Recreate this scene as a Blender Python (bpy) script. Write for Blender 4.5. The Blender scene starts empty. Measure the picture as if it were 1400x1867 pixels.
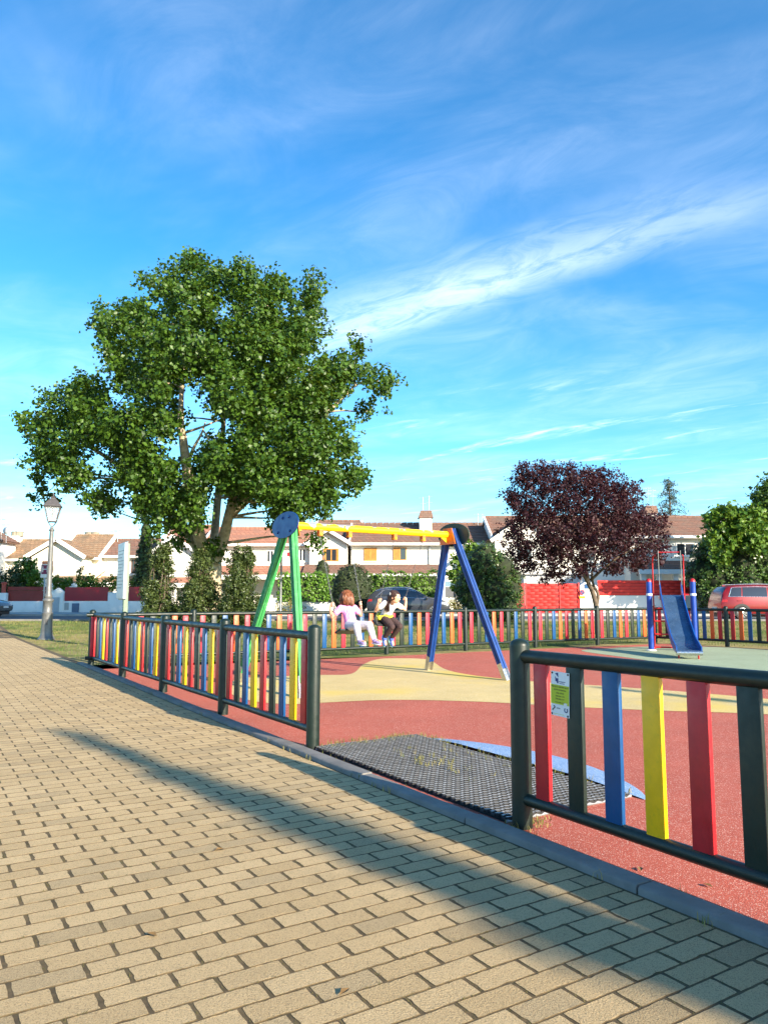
import bpy, bmesh, math, random
import numpy as np
from mathutils import Vector, Matrix

# ------------------------------------------------------------------ camera, sky, sun, exposure
scene = bpy.context.scene
C = scene.collection
PITCH = math.atan(154.5 / 1360.0)
EYE = 1.3
cam_d = bpy.data.cameras.new('camera')
cam_d.sensor_fit = 'AUTO'; cam_d.sensor_width = 36.0
cam_d.lens = 1360.0 * 36.0 / 1867.0
cam_d.clip_start = 0.05; cam_d.clip_end = 3000
cam = bpy.data.objects.new('camera', cam_d); C.objects.link(cam)
cam.location = (0, 0, EYE); cam.rotation_euler = (math.pi/2 + PITCH, 0, 0)
scene.camera = cam

SUN_AZ = (0.669, -0.743)          # horizontal direction towards the sun
SUN_EL = math.radians(21)
world = bpy.data.worlds.new('World'); scene.world = world
world.use_nodes = True
wn, wl = world.node_tree.nodes, world.node_tree.links
wn.clear()
def W(t, **kw):
    n = wn.new(t)
    for k, v in kw.items(): setattr(n, k, v)
    return n
def wmath(op, a, b=None, c=None):
    n = W('ShaderNodeMath', operation=op)
    for i, s in enumerate((a, b, c)):
        if s is None: continue
        if isinstance(s, (int, float)): n.inputs[i].default_value = s
        else: wl.new(s, n.inputs[i])
    return n.outputs[0]
sky = W('ShaderNodeTexSky', sky_type='NISHITA')
sky.sun_disc = False; sky.sun_elevation = SUN_EL
sky.sun_rotation = math.atan2(SUN_AZ[0], SUN_AZ[1])
sky.altitude = 650; sky.air_density = 1.0; sky.dust_density = 0.6; sky.ozone_density = 2.2
hsv = W('ShaderNodeHueSaturation'); hsv.inputs['Saturation'].default_value = 1.24
hsv.inputs['Hue'].default_value = 0.5
hsv.inputs['Value'].default_value = 1.0
tint = W('ShaderNodeMix', data_type='RGBA', blend_type='MULTIPLY'); tint.inputs[0].default_value = 1; tint.inputs[7].default_value = (0.85, 1.03, 1.09, 1)
wl.new(sky.outputs[0], tint.inputs[6]); wl.new(tint.outputs[2], hsv.inputs['Color'])
tc = W('ShaderNodeTexCoord'); sep = W('ShaderNodeSeparateXYZ'); wl.new(tc.outputs['Generated'], sep.inputs[0])
dz = wmath('MAXIMUM', sep.outputs[2], 0.03)
dzz = wmath('ADD', dz, 0.05)
px_ = wmath('DIVIDE', sep.outputs[0], dzz); py_ = wmath('DIVIDE', sep.outputs[1], dzz)
# u runs along the wind, v across it
ca, sa = math.cos(math.radians(-38)), math.sin(math.radians(-38))
u_ = wmath('ADD', wmath('MULTIPLY', px_, ca), wmath('MULTIPLY', py_, sa))
v_ = wmath('ADD', wmath('MULTIPLY', px_, -sa), wmath('MULTIPLY', py_, ca))
def wnoise(su, sv, detail, rough, dist, seed):
    cx = W('ShaderNodeCombineXYZ'); wl.new(wmath('MULTIPLY', u_, su), cx.inputs[0]); wl.new(wmath('MULTIPLY', v_, sv), cx.inputs[1]); cx.inputs[2].default_value = seed
    n = W('ShaderNodeTexNoise'); n.inputs['Scale'].default_value = 1; n.inputs['Detail'].default_value = detail
    n.inputs['Roughness'].default_value = rough; n.inputs['Distortion'].default_value = dist
    wl.new(cx.outputs[0], n.inputs['Vector']); return n.outputs[0]
def wramp(val, a, b):
    m = W('ShaderNodeMapRange', interpolation_type='SMOOTHSTEP'); wl.new(val, m.inputs[0])
    m.inputs[1].default_value = a; m.inputs[2].default_value = b; return m.outputs[0]
wisp = wnoise(2.2, 3.4, 9, 0.66, 1.2, 3.1)
fine = wnoise(5.0, 11.0, 7, 0.68, 0.8, 7.7)
broad = wnoise(0.7, 1.1, 5, 0.55, 0.5, 2.6)
veil = wmath('MULTIPLY', wramp(broad, 0.34, 0.72), wmath('ADD', 0.25, wmath('MULTIPLY', wramp(wisp, 0.25, 0.8), 0.75)))
# the long cirrus band: sharp on its lower side, feathered above
warp = wmath('MULTIPLY', wmath('SUBTRACT', wnoise(1.6, 1.6, 3, 0.5, 0, 5.5), 0.5), 0.24)
vb = wmath('ADD', v_, warp)
bandpos = wmath('SUBTRACT', 1.92, vb)
band = wmath('MULTIPLY', wramp(bandpos, -0.07, 0.14), wmath('SUBTRACT', 1.0, wramp(bandpos, 0.05, 0.42)))
band = wmath('MULTIPLY', band, wmath('MULTIPLY', wramp(u_, -2.2, -1.5), wmath('SUBTRACT', 1.0, wramp(u_, -1.1, 0.05))))
band = wmath('MULTIPLY', band, wmath('ADD', 0.25, wmath('MULTIPLY', wramp(fine, 0.32, 0.62), 0.75)))
# small scraps low on the right
scr = wmath('MULTIPLY', wramp(wnoise(1.1, 3.4, 7, 0.6, 0.5, 11.0), 0.56, 0.72), wramp(fine, 0.3, 0.65))
scr = wmath('MULTIPLY', scr, wramp(py_, 2.6, 3.4))
cov = wmath('MINIMUM', wmath('ADD', wmath('MULTIPLY', veil, 0.17), wmath('ADD', wmath('MULTIPLY', band, 0.36), wmath('MULTIPLY', scr, 0.42))), 0.85)
cov = wmath('MULTIPLY', cov, wramp(sep.outputs[2], 0.0, 0.06))
cmix = W('ShaderNodeMix', data_type='RGBA')
wl.new(cov, cmix.inputs[0]); wl.new(hsv.outputs[0], cmix.inputs[6]); cmix.inputs[7].default_value = (7.4, 7.8, 8.3, 1)
bg = W('ShaderNodeBackground'); bg.inputs[1].default_value = 0.122
wl.new(cmix.outputs[2], bg.inputs[0])
wo = W('ShaderNodeOutputWorld'); wl.new(bg.outputs[0], wo.inputs[0])

sun_d = bpy.data.lights.new('sun', 'SUN'); sun_d.energy = 5.0; sun_d.angle = math.radians(0.53); sun_d.color = (1.0, 0.875, 0.68)
sun = bpy.data.objects.new('sun', sun_d); C.objects.link(sun)
sun.rotation_euler = Vector((SUN_AZ[0]*math.cos(SUN_EL), SUN_AZ[1]*math.cos(SUN_EL), math.sin(SUN_EL))).to_track_quat('Z', 'Y').to_euler()
vs = scene.view_settings
vs.view_transform = 'Standard'; vs.look = 'None'; vs.exposure = 1.28; vs.gamma = 1; vs.use_curve_mapping = False

# ------------------------------------------------------------------ helpers
R = random.Random(5)
NR = np.random.RandomState(11)
def at(x, y, Y):
    u = (x-700)/1360.0; v = (933.5-y)/1360.0
    c, s = math.cos(PITCH), math.sin(PITCH)
    t = Y/(c - v*s)
    return Vector((u*t, Y, EYE + (s + v*c)*t))
def G(x, y, z=0.0):
    u = (x-700)/1360.0; v = (933.5-y)/1360.0
    c, s = math.cos(PITCH), math.sin(PITCH)
    t = (z-EYE)/(s + v*c)
    return Vector((u*t, (c - v*s)*t, z))
def srgb(r, g, b):
    f = lambda c: (c/255/12.92 if c/255 <= 0.04045 else ((c/255+0.055)/1.055)**2.4)
    return (f(r), f(g), f(b))
def smooth01(a, b, x):
    t = min(1, max(0, (x-a)/(b-a))); return t*t*(3-2*t)
def gz(x, y): return 0.24*smooth01(23.5, 31, y)

class MB:
    """collects faces of one piece"""
    def __init__(s): s.v = []; s.f = []
    def add(s, vs, fs):
        o = len(s.v); s.v += [tuple(p) for p in vs]; s.f += [tuple(i+o for i in f) for f in fs]; return s
    def box(s, lo, hi, M=None):
        x0,y0,z0 = lo; x1,y1,z1 = hi
        vs = [(x0,y0,z0),(x1,y0,z0),(x1,y1,z0),(x0,y1,z0),(x0,y0,z1),(x1,y0,z1),(x1,y1,z1),(x0,y1,z1)]
        if M: vs = [M @ Vector(p) for p in vs]
        return s.add(vs, [(0,3,2,1),(4,5,6,7),(0,1,5,4),(1,2,6,5),(2,3,7,6),(3,0,4,7)])
    def prism(s, pts, d):           # polygon (3d points) pushed along d
        n = len(pts); d = Vector(d); a = [Vector(p) for p in pts]; b = [p+d for p in a]
        return s.add(a+b, [tuple(range(n))[::-1], tuple(range(n, 2*n))] + [(i,(i+1)%n,n+(i+1)%n,n+i) for i in range(n)])
    def tube(s, path, rad, seg=8, cap=True, closed=False):
        P = [Vector(p) for p in path]; n = len(P)
        if not hasattr(rad, '__len__'): rad = [rad]*n
        vs = []; up = None
        for i in range(n):
            if closed: t = P[(i+1)%n]-P[i-1]
            else: t = P[min(i+1,n-1)]-P[max(i-1,0)]
            t.normalize()
            if up is None:
                up = t.orthogonal().normalized()
            up = (up - t*up.dot(t))
            if up.length < 1e-6: up = t.orthogonal()
            up.normalize(); w = t.cross(up)
            for k in range(seg):
                a = 2*math.pi*k/seg
                vs.append(P[i] + (up*math.cos(a)+w*math.sin(a))*rad[i])
        fs = []
        m = n if closed else n-1
        for i in range(m):
            j = (i+1) % n
            for k in range(seg):
                k2 = (k+1)%seg
                fs.append((i*seg+k, i*seg+k2, j*seg+k2, j*seg+k))
        if cap and not closed:
            fs.append(tuple(range(seg))[::-1]); fs.append(tuple((n-1)*seg+k for k in range(seg)))
        return s.add(vs, fs)
    def lathe(s, prof, seg=16, c=(0,0,0)):   # (r,z) profile
        vs = []; fs = []; n = len(prof)
        for r, z in prof:
            for k in range(seg):
                a = 2*math.pi*k/seg; vs.append((c[0]+r*math.cos(a), c[1]+r*math.sin(a), c[2]+z))
        for i in range(n-1):
            for k in range(seg):
                k2 = (k+1)%seg; fs.append((i*seg+k, i*seg+k2, (i+1)*seg+k2, (i+1)*seg+k))
        fs.append(tuple(range(seg))[::-1]); fs.append(tuple((n-1)*seg+k for k in range(seg)))
        return s.add(vs, fs)
    def ball(s, c, r, nu=12, nv=8, M=None):
        if not hasattr(r, '__len__'): r = (r, r, r)
        vs = []; fs = []
        for j in range(nv+1):
            ph = math.pi*j/nv
            for i in range(nu):
                a = 2*math.pi*i/nu
                p = Vector((r[0]*math.sin(ph)*math.cos(a), r[1]*math.sin(ph)*math.sin(a), r[2]*math.cos(ph)))
                if M: p = M @ p
                vs.append(p + Vector(c))
        for j in range(nv):
            for i in range(nu):
                i2 = (i+1)%nu
                fs.append((j*nu+i, (j+1)*nu+i, (j+1)*nu+i2, j*nu+i2))
        return s.add(vs, fs)
    def mesh(s, name, smooth=False):
        me = bpy.data.meshes.new(name); me.from_pydata(s.v, [], s.f); me.validate()
        if smooth: me.shade_smooth()
        return me
    def build(s, name, mat, parent=None, smooth=False, bevel=0, seg=2, auto=None):
        me = s.mesh(name, smooth)
        if bevel:
            bm = bmesh.new(); bm.from_mesh(me); bmesh.ops.remove_doubles(bm, verts=bm.verts, dist=1e-5)
            bmesh.ops.bevel(bm, geom=[e for e in bm.edges if e.is_manifold and e.calc_face_angle(0) > 0.5], offset=bevel, segments=seg, profile=0.5, affect='EDGES', clamp_overlap=True)
            bm.to_mesh(me); bm.free()
        if auto:
            me.shade_smooth(); me.set_sharp_from_angle(angle=math.radians(auto))
        return link(name, me, mat, parent)
def link(name, me, mat, parent=None):
    if mat is not None and not me.materials: me.materials.append(mat)
    o = bpy.data.objects.new(name, me); C.objects.link(o); o.parent = parent
    return o
def tag(o, label, cat, group=None):
    o['label'] = label; o['category'] = cat
    if group: o['group'] = group
    return o
def thing(name, label, cat, loc=(0,0,0), rz=0, group=None):
    o = bpy.data.objects.new(name, None); C.objects.link(o); o.empty_display_size = 0.1
    o.location = loc; o.rotation_euler = (0, 0, rz)
    return tag(o, label, cat, group)
def struct(o): o['kind'] = 'structure'; return o
def stuff(o): o['kind'] = 'stuff'; return o

# ------------------------------------------------------------------ materials
class NT:
    def __init__(s, name):
        s.m = bpy.data.materials.new(name); s.m.use_nodes = True
        s.n = s.m.node_tree.nodes; s.l = s.m.node_tree.links
        s.p = s.n['Principled BSDF']; s.out = s.n['Material Output']
    def new(s, t, **kw):
        n = s.n.new(t)
        for k, v in kw.items(): setattr(n, k, v)
        return n
    def set(s, sock, v):
        if isinstance(v, bpy.types.NodeSocket): s.l.new(v, sock)
        elif isinstance(v, tuple) and len(v) == 3 and sock.type == 'RGBA': sock.default_value = (*v, 1)
        else: sock.default_value = v
    def math(s, op, a, b=0.5, c=0.5, clamp=False):
        n = s.new('ShaderNodeMath', operation=op, use_clamp=clamp)
        for i, x in enumerate((a, b, c)): s.set(n.inputs[i], x)
        return n.outputs[0]
    def mix(s, f, a, b, blend='MIX'):
        n = s.new('ShaderNodeMix', data_type='RGBA', blend_type=blend)
        s.set(n.inputs[0], f); s.set(n.inputs[6], a); s.set(n.inputs[7], b); return n.outputs[2]
    def pos(s): return s.new('ShaderNodeNewGeometry').outputs['Position']
    def obj(s): return s.new('ShaderNodeTexCoord').outputs['Object']
    def noise(s, scale, detail=4, rough=0.55, vec=None, dist=0):
        n = s.new('ShaderNodeTexNoise'); n.inputs['Scale'].default_value = scale; n.inputs['Detail'].default_value = detail
        n.inputs['Roughness'].default_value = rough; n.inputs['Distortion'].default_value = dist
        s.l.new(vec if vec is not None else s.pos(), n.inputs['Vector']); return n.outputs[0]
    def voro(s, scale, vec=None, out='Color', feature='F1'):
        n = s.new('ShaderNodeTexVoronoi', feature=feature); n.inputs['Scale'].default_value = scale
        s.l.new(vec if vec is not None else s.pos(), n.inputs['Vector']); return n.outputs[out]
    def ramp(s, v, a, b, lo=0.0, hi=1.0):
        n = s.new('ShaderNodeMapRange', interpolation_type='SMOOTHSTEP'); s.set(n.inputs[0], v)
        n.inputs[1].default_value = a; n.inputs[2].default_value = b; n.inputs[3].default_value = lo; n.inputs[4].default_value = hi; return n.outputs[0]
    def scalevec(s, vec, sc):
        n = s.new('ShaderNodeVectorMath', operation='MULTIPLY'); s.l.new(vec, n.inputs[0]); n.inputs[1].default_value = sc; return n.outputs[0]
    def bump(s, h, strength=0.3, dist=0.01):
        n = s.new('ShaderNodeBump'); n.inputs['Strength'].default_value = strength; n.inputs['Distance'].default_value = dist
        s.l.new(h, n.inputs['Height']); s.l.new(n.outputs[0], s.p.inputs['Normal']); return n
    def base(s, c): s.set(s.p.inputs['Base Color'], c)
    def rough(s, r): s.set(s.p.inputs['Roughness'], r)
def scl(c, k): return tuple(x*k for x in c)
def mat(name, col, rough=0.5, var=0.12, scale=6, bump=0.0, bscale=60, metal=0, spec=0.5, coat=0, dirt=None, dirt_amt=0.25):
    t = NT(name)
    n = t.noise(scale, 5, 0.6)
    c = t.mix(t.ramp(n, 0.3, 0.7), scl(col, 1-var), scl(col, 1+var))
    if dirt:
        c = t.mix(t.math('MULTIPLY', t.ramp(t.noise(scale*2.7, 6, 0.7), 0.52, 0.75), dirt_amt), c, dirt)
    t.base(c); t.rough(t.ramp(t.noise(scale*1.7, 4), 0.25, 0.75, max(0, rough-0.08), min(1, rough+0.1)))
    t.p.inputs['Metallic'].default_value = metal; t.p.inputs['Specular IOR Level'].default_value = spec
    t.p.inputs['Coat Weight'].default_value = coat
    if bump: t.bump(t.noise(bscale, 4, 0.6), bump, 0.01)
    return t.m
def leaf_mat(name, dark, light, trans=0.3, rough=0.42, hue2=None):
    t = NT(name)
    g = t.new('ShaderNodeNewGeometry')
    r = g.outputs['Random Per Island']
    c = t.mix(r, dark, light)
    if hue2: c = t.mix(t.math('MULTIPLY', t.ramp(t.noise(0.55, 3), 0.45, 0.65), 0.75), c, hue2)
    t.base(c); t.rough(rough); t.p.inputs['Specular IOR Level'].default_value = 0.4
    tr = t.new('ShaderNodeBsdfTranslucent'); t.set(tr.inputs[0], t.mix(0.35, c, (0.30, 0.36, 0.02) if light[1] > light[0] else (0.25, 0.02, 0.02)))
    mx = t.new('ShaderNodeMixShader'); mx.inputs[0].default_value = trans
    t.l.new(t.p.outputs[0], mx.inputs[1]); t.l.new(tr.outputs[0], mx.inputs[2]); t.l.new(mx.outputs[0], t.out.inputs[0])
    return t.m
def rubber(name, col, fleck, k=1.0):
    t = NT(name)
    big = t.noise(0.9, 5, 0.6); mid = t.noise(7, 4, 0.6)
    cell = t.voro(230, out='Color')
    sp = t.new('ShaderNodeSeparateColor'); t.l.new(cell, sp.inputs[0])
    c = t.mix(t.ramp(big, 0.3, 0.7), scl(col, 0.88), scl(col, 1.1))
    c = t.mix(t.math('MULTIPLY', t.ramp(mid, 0.5, 0.75), 0.3), c, scl(col, 0.72))
    c = t.mix(t.math('MULTIPLY', t.ramp(t.noise(1.7, 7, 0.72, dist=0.6), 0.55, 0.72), 0.35), c, scl(col, 0.70))
    c = t.mix(t.math('MULTIPLY', t.ramp(t.noise(2.6, 6, 0.7), 0.60, 0.75), 0.30), c, tuple(0.5*x+0.5*y for x, y in zip(col, fleck)))
    c = t.mix(t.math('MULTIPLY', sp.outputs[0], 0.45), c, scl(col, 0.55))
    c = t.mix(t.math('MULTIPLY', t.math('GREATER_THAN', sp.outputs[1], 0.90), 0.75), c, fleck)
    t.base(c); t.rough(0.88); t.p.inputs['Specular IOR Level'].default_value = 0.25
    t.bump(t.voro(230, out='Distance'), 0.55, 0.004)
    return t
M = {}
M['terracotta'] = rubber('terracotta_rubber', srgb(186, 94, 76), srgb(232, 190, 170)).m
tcr = rubber('cream_rubber', srgb(214, 188, 128), srgb(240, 230, 200))
yel = tcr.math('MULTIPLY', tcr.ramp(tcr.noise(0.45, 3, 0.5), 0.50, 0.66), 0.7)
src = tcr.p.inputs['Base Color'].links[0].from_socket
tcr.base(tcr.mix(yel, src, srgb(214, 184, 70)))
M['cream'] = tcr.m
M['sage'] = rubber('sage_rubber', srgb(158, 170, 138), srgb(205, 215, 190)).m
M['bluerub'] = rubber('blue_rubber', srgb(126, 158, 198), srgb(220, 228, 238)).m

def paver_mat():
    t = NT('sandy_concrete_paver')
    g = t.new('ShaderNodeNewGeometry'); oi = t.new('ShaderNodeObjectInfo')
    r = t.math('FRACT', t.math('ADD', g.outputs['Random Per Island'], oi.outputs['Random']))
    base = t.mix(r, srgb(184, 154, 110), srgb(204, 175, 131))
    odd = t.math('GREATER_THAN', t.math('FRACT', t.math('MULTIPLY', r, 37.0)), 0.90)
    base = t.mix(t.math('MULTIPLY', odd, 0.5), base, srgb(146, 126, 96))
    base = t.mix(t.ramp(t.noise(0.8, 4, 0.6), 0.35, 0.7), scl_node(t, base, 0.9), base)
    grain = t.noise(420, 3, 0.7); grit = t.voro(330)
    sp = t.new('ShaderNodeSeparateColor'); t.l.new(grit, sp.inputs[0])
    base = t.mix(t.math('MULTIPLY', t.ramp(t.noise(240, 4, 0.7), 0.38, 0.62), 0.5), base, srgb(222, 200, 158))
    base = t.mix(t.math('MULTIPLY', t.math('GREATER_THAN', sp.outputs[0], 0.86), 0.5), base, srgb(96, 82, 58))
    base = t.mix(t.math('MULTIPLY', t.ramp(t.noise(1.9, 7, 0.72, dist=0.5), 0.52, 0.74), 0.30), base, srgb(132, 114, 84))
    blot = t.math('MULTIPLY', t.ramp(t.noise(26, 5, 0.7), 0.58, 0.72), 0.4)
    base = t.mix(blot, base, srgb(140, 120, 84))
    t.base(base); t.rough(0.9); t.p.inputs['Specular IOR Level'].default_value = 0.25
    h = t.math('ADD', t.math('MULTIPLY', grain, 0.35), t.noise(125, 4, 0.7))
    t.bump(h, 1.0, 0.011)
    return t.m
def scl_node(t, sock, k):
    n = t.new('ShaderNodeMix', data_type='RGBA', blend_type='MULTIPLY'); n.inputs[0].default_value = 1
    t.set(n.inputs[6], sock); n.inputs[7].default_value = (k, k, k, 1); return n.outputs[2]
M['paver'] = paver_mat()
M['joint'] = mat('mossy_joint_sand', srgb(92, 76, 50), 0.95, 0.35, 18, 0.6, 200, dirt=srgb(84, 86, 42), dirt_amt=0.6)
M['kerb'] = mat('blue_grey_concrete', srgb(122, 118, 114), 0.85, 0.14, 5, 0.35, 150, spec=0.3, dirt=srgb(98, 96, 92), dirt_amt=0.5)
M['green'] = mat('dark_green_recycled_plastic', srgb(16, 31, 24), 0.45, 0.12, 9, 0.06, 120, dirt=srgb(48, 66, 56), dirt_amt=0.3)
M['s_green'] = mat('dark_green_board', srgb(22, 38, 31), 0.5, 0.1, 12, 0.05, 140)
M['s_red'] = mat('red_board', srgb(188, 32, 40), 0.42, 0.09, 10, 0.05, 140, dirt=srgb(150, 40, 44), dirt_amt=0.4)
M['s_blue'] = mat('blue_board', srgb(2, 72, 124), 0.42, 0.09, 10, 0.05, 140, dirt=srgb(30, 60, 130), dirt_amt=0.4)
M['s_yellow'] = mat('yellow_board', srgb(238, 182, 6), 0.42, 0.06, 10, 0.05, 140, dirt=srgb(170, 150, 40), dirt_amt=0.4)
M['s_orange'] = mat('faded_orange_board', srgb(220, 90, 34), 0.5, 0.09, 10, 0.05, 140)
M['s_pink'] = mat('sun_faded_red_board', srgb(192, 32, 52), 0.5, 0.1, 10, 0.05, 140)
M['white'] = mat('white_paint', (0.74, 0.73, 0.70), 0.6, 0.04, 4)
M['black'] = mat('black_plastic', (0.018, 0.018, 0.02), 0.5, 0.2, 20)
M['steel'] = mat('brushed_steel', (0.55, 0.55, 0.56), 0.32, 0.1, 30, 0.05, 200, metal=1)
M['galv'] = mat('galvanised_metal', (0.40, 0.41, 0.42), 0.5, 0.15, 14, metal=0.8)
M['rubmat'] = mat('grey_rubber_lattice', srgb(152, 150, 146), 0.6, 0.3, 6, 0.2, 160, spec=0.4, dirt=srgb(150, 148, 140), dirt_amt=0.5)
M['rubblack'] = mat('black_rubber', (.022, .022, .024), .7, .25, 10)
M['matbase'] = mat('painted_hole_shade', srgb(34, 32, 30), 0.95, 0.3, 14, 0.5, 90)  # shade of the mat's deep holes, put into a dark colour
M['asphalt'] = mat('asphalt', (0.10, 0.10, 0.105), 0.9, 0.2, 1.5, 0.3, 120)
M['sidewalk'] = mat('pale_pavement', (0.36, 0.35, 0.33), 0.85, 0.12, 1.2, 0.2, 60)
M['bark'] = mat('pale_bark', srgb(176, 160, 132), 0.9, 0.3, 5, 0.8, 24, dirt=srgb(104, 92, 72), dirt_amt=0.7)
M['bark_dark'] = mat('dark_bark', srgb(98, 84, 70), 0.9, 0.3, 8, 0.8, 30, dirt=srgb(150, 138, 120), dirt_amt=0.5)
M['lf_poplar'] = leaf_mat('poplar_leaf', (0.018, 0.055, 0.007), (0.090, 0.175, 0.018), 0.28, 0.45)
M['lf_plum'] = leaf_mat('plum_leaf', (0.020, 0.006, 0.010), (0.056, 0.014, 0.020), 0.2, 0.62)
M['lf_juniper'] = leaf_mat('juniper_leaf', (0.028, 0.052, 0.014), (0.10, 0.13, 0.035), 0.15)
M['lf_hedge'] = leaf_mat('ivy_leaf', (0.05, 0.13, 0.015), (0.16, 0.30, 0.03), 0.25)
M['lf_topiary'] = leaf_mat('yew_leaf', (0.02, 0.04, 0.010), (0.07, 0.095, 0.03), 0.1)
M['lf_bright'] = leaf_mat('bright_leaf', (0.04, 0.11, 0.012), (0.15, 0.25, 0.028), 0.3)
M['lf_laurel'] = leaf_mat('laurel_leaf', (0.03, 0.075, 0.015), (0.10, 0.16, 0.04), 0.15, 0.3)
M['lf_cypress'] = leaf_mat('cypress_leaf', (0.035, 0.06, 0.015), (0.10, 0.14, 0.035), 0.12)
M['lf_cedar'] = leaf_mat('cedar_leaf', (0.025, 0.045, 0.028), (0.07, 0.095, 0.06), 0.15)
M['grassblade'] = leaf_mat('grass_blade', (0.07, 0.13, 0.02), (0.20, 0.25, 0.06), 0.3, 0.6, hue2=(0.34, 0.27, 0.10))
M['weed'] = leaf_mat('dry_weed', (0.12, 0.16, 0.03), (0.40, 0.33, 0.12), 0.3, 0.7)
# ------------------------------------------------------------------ the setting: ground, street, path, playground
A32 = math.radians(32)
E1 = Vector((math.cos(A32), math.sin(A32), 0)); E2 = Vector((math.sin(A32), -math.cos(A32), 0))
O = Vector((0.77, 4.44, 0))
def L(s, n, z=0.0): return O + E2*s + E1*n + Vector((0, 0, z))

def ground_mat():
    t = NT('dry_lawn')
    big = t.noise(0.16, 4, 0.6); mid = t.noise(0.9, 5, 0.65); fine = t.noise(14, 5, 0.7)
    c = t.mix(t.ramp(mid, 0.35, 0.65), (0.085, 0.13, 0.028), (0.16, 0.19, 0.05))
    dry = t.ramp(t.math('ADD', t.math('MULTIPLY', big, 0.6), t.math('MULTIPLY', mid, 0.4)), 0.44, 0.60)
    c = t.mix(dry, c, (0.36, 0.28, 0.12))
    c = t.mix(t.math('MULTIPLY', t.ramp(fine, 0.45, 0.7), 0.5), c, (0.10, 0.085, 0.035))
    t.base(c); t.rough(0.95); t.p.inputs['Specular IOR Level'].default_value = 0.1
    t.bump(fine, 0.9, 0.03); return t.m
M['lawn'] = ground_mat()
xs = [-1500, -400, -120, -60] + list(range(-40, 41, 4)) + [60, 120, 400, 1500]
ys = [-1500, -400, -120, -40, -20, -10] + list(range(0, 23, 3)) + [23 + 0.5*i for i in range(18)] + list(range(33, 70, 6)) + [90, 150, 400, 1500]
g = MB(); g.v = [(x, y, gz(x, y)-0.012) for y in ys for x in xs]
nx = len(xs); g.f = [(j*nx+i, j*nx+i+1, (j+1)*nx+i+1, (j+1)*nx+i) for j in range(len(ys)-1) for i in range(nx-1)]
struct(g.build('ground', M['lawn'], smooth=True))
struct(MB().add([(-120, 33.6, .236), (120, 33.6, .236), (120, 41.6, .236), (-120, 41.6, .236)], [(0,1,2,3)]).build('road', M['asphalt']))
road_line = MB()
sw = MB().box((-120, 41.6, 0.1), (120, 46.4, 0.35)); struct(sw.build('pavement', M['sidewalk'], bevel=0.02))
ke = struct(MB().box((-120, 33.4, 0.1), (120, 33.6, 0.31)).build('kerb', M['kerb'], bevel=0.015))

# brick path: every near paver an object of its own, the far ones one mesh
def paver_mesh(i):
    r = random.Random(100+i); l, w, h = 0.231, 0.1072, 0.03; b = 0.0014
    def j(): return r.uniform(-0.0016, 0.0016)
    top = [(-l/2+b+j(), -w/2+b+j()), (l/2-b+j(), -w/2+b+j()), (l/2-b+j(), w/2-b+j()), (-l/2+b+j(), w/2-b+j())]
    rim = [(-l/2+j(), -w/2+j()), (l/2+j(), -w/2+j()), (l/2+j(), w/2+j()), (-l/2+j(), w/2+j())]
    v = [(x, y, r.uniform(-.0007, .0007)) for x, y in top] + [(x, y, -b) for x, y in rim] + [(x, y, -h) for x, y in rim]
    f = [(0,1,2,3)] + [(a, 4+a, 4+(a+1)%4, (a+1)%4)[::1] for a in range(4)] + [(4+a, 8+a, 8+(a+1)%4, 4+(a+1)%4) for a in range(4)]
    return v, f
def paver_fine(i, half=False):
    """paver with a ragged, chipped rim"""
    r = random.Random(300+i); l, w, b = (0.231*(.48 if half else 1)), 0.1072, 0.0014
    rim = []
    for (x0, y0), (x1, y1), n in (((-l/2, -w/2), (l/2, -w/2), 9), ((l/2, -w/2), (l/2, w/2), 5), ((l/2, w/2), (-l/2, w/2), 9), ((-l/2, w/2), (-l/2, -w/2), 5)):
        for k in range(n):
            u = k/n; c = 0.0016 if k == 0 else 0
            x, y = x0+(x1-x0)*u, y0+(y1-y0)*u; chip = r.uniform(0, .0026) + (r.uniform(.001, .005) if r.random() < .12 else 0)
            q = Vector((x, y)); q -= q.normalized()*(chip+c); rim.append((q.x, q.y))
    m = len(rim); v = [(x*(1-2*b/l), y*(1-2*b/w), r.uniform(-.0005, .0005)) for x, y in rim] + [(x, y, -b) for x, y in rim] + [(x, y, -.03) for x, y in rim]
    f = [tuple(range(m))] + [(k, m+k, m+(k+1) % m, (k+1) % m) for k in range(m)] + [(m+k, 2*m+k, 2*m+(k+1) % m, m+(k+1) % m) for k in range(m)]
    return v, f
def half_paver(i):
    v, f = paver_mesh(i); return [(x*0.485, y, z) for x, y, z in v], f
PV = [paver_mesh(i) for i in range(10)]; PH = [half_paver(i) for i in range(4)]
path = MB()
pts = []
s_list = [-34 + 1.0*i for i in range(43)]
vv = []; ff = []
for i, s in enumerate(s_list):
    for n in (-6.2, -0.12):
        p = L(s, n); vv.append((p.x, p.y, gz(p.x, p.y)-0.0022))
for i in range(len(s_list)-1): ff.append((2*i, 2*i+1, 2*i+3, 2*i+2))
path.add(vv, ff)
path_o = struct(path.build('path', M['joint']))
ROW, COL = 0.1130, 0.2415
cands = []
N0 = -0.245
for j in range(int(-32/ROW), int(7.5/ROW)):
    s = j*ROW
    wob = 0.012*math.sin(j*0.23)+R.gauss(0, .008)
    n = N0
    if j % 2: cands.append((s, n-COL/4, True)); n -= COL/2
    while n > -6.1:
        cands.append((s, n-COL/2 + wob*0.3, False)); n -= COL
placed = []
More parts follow.
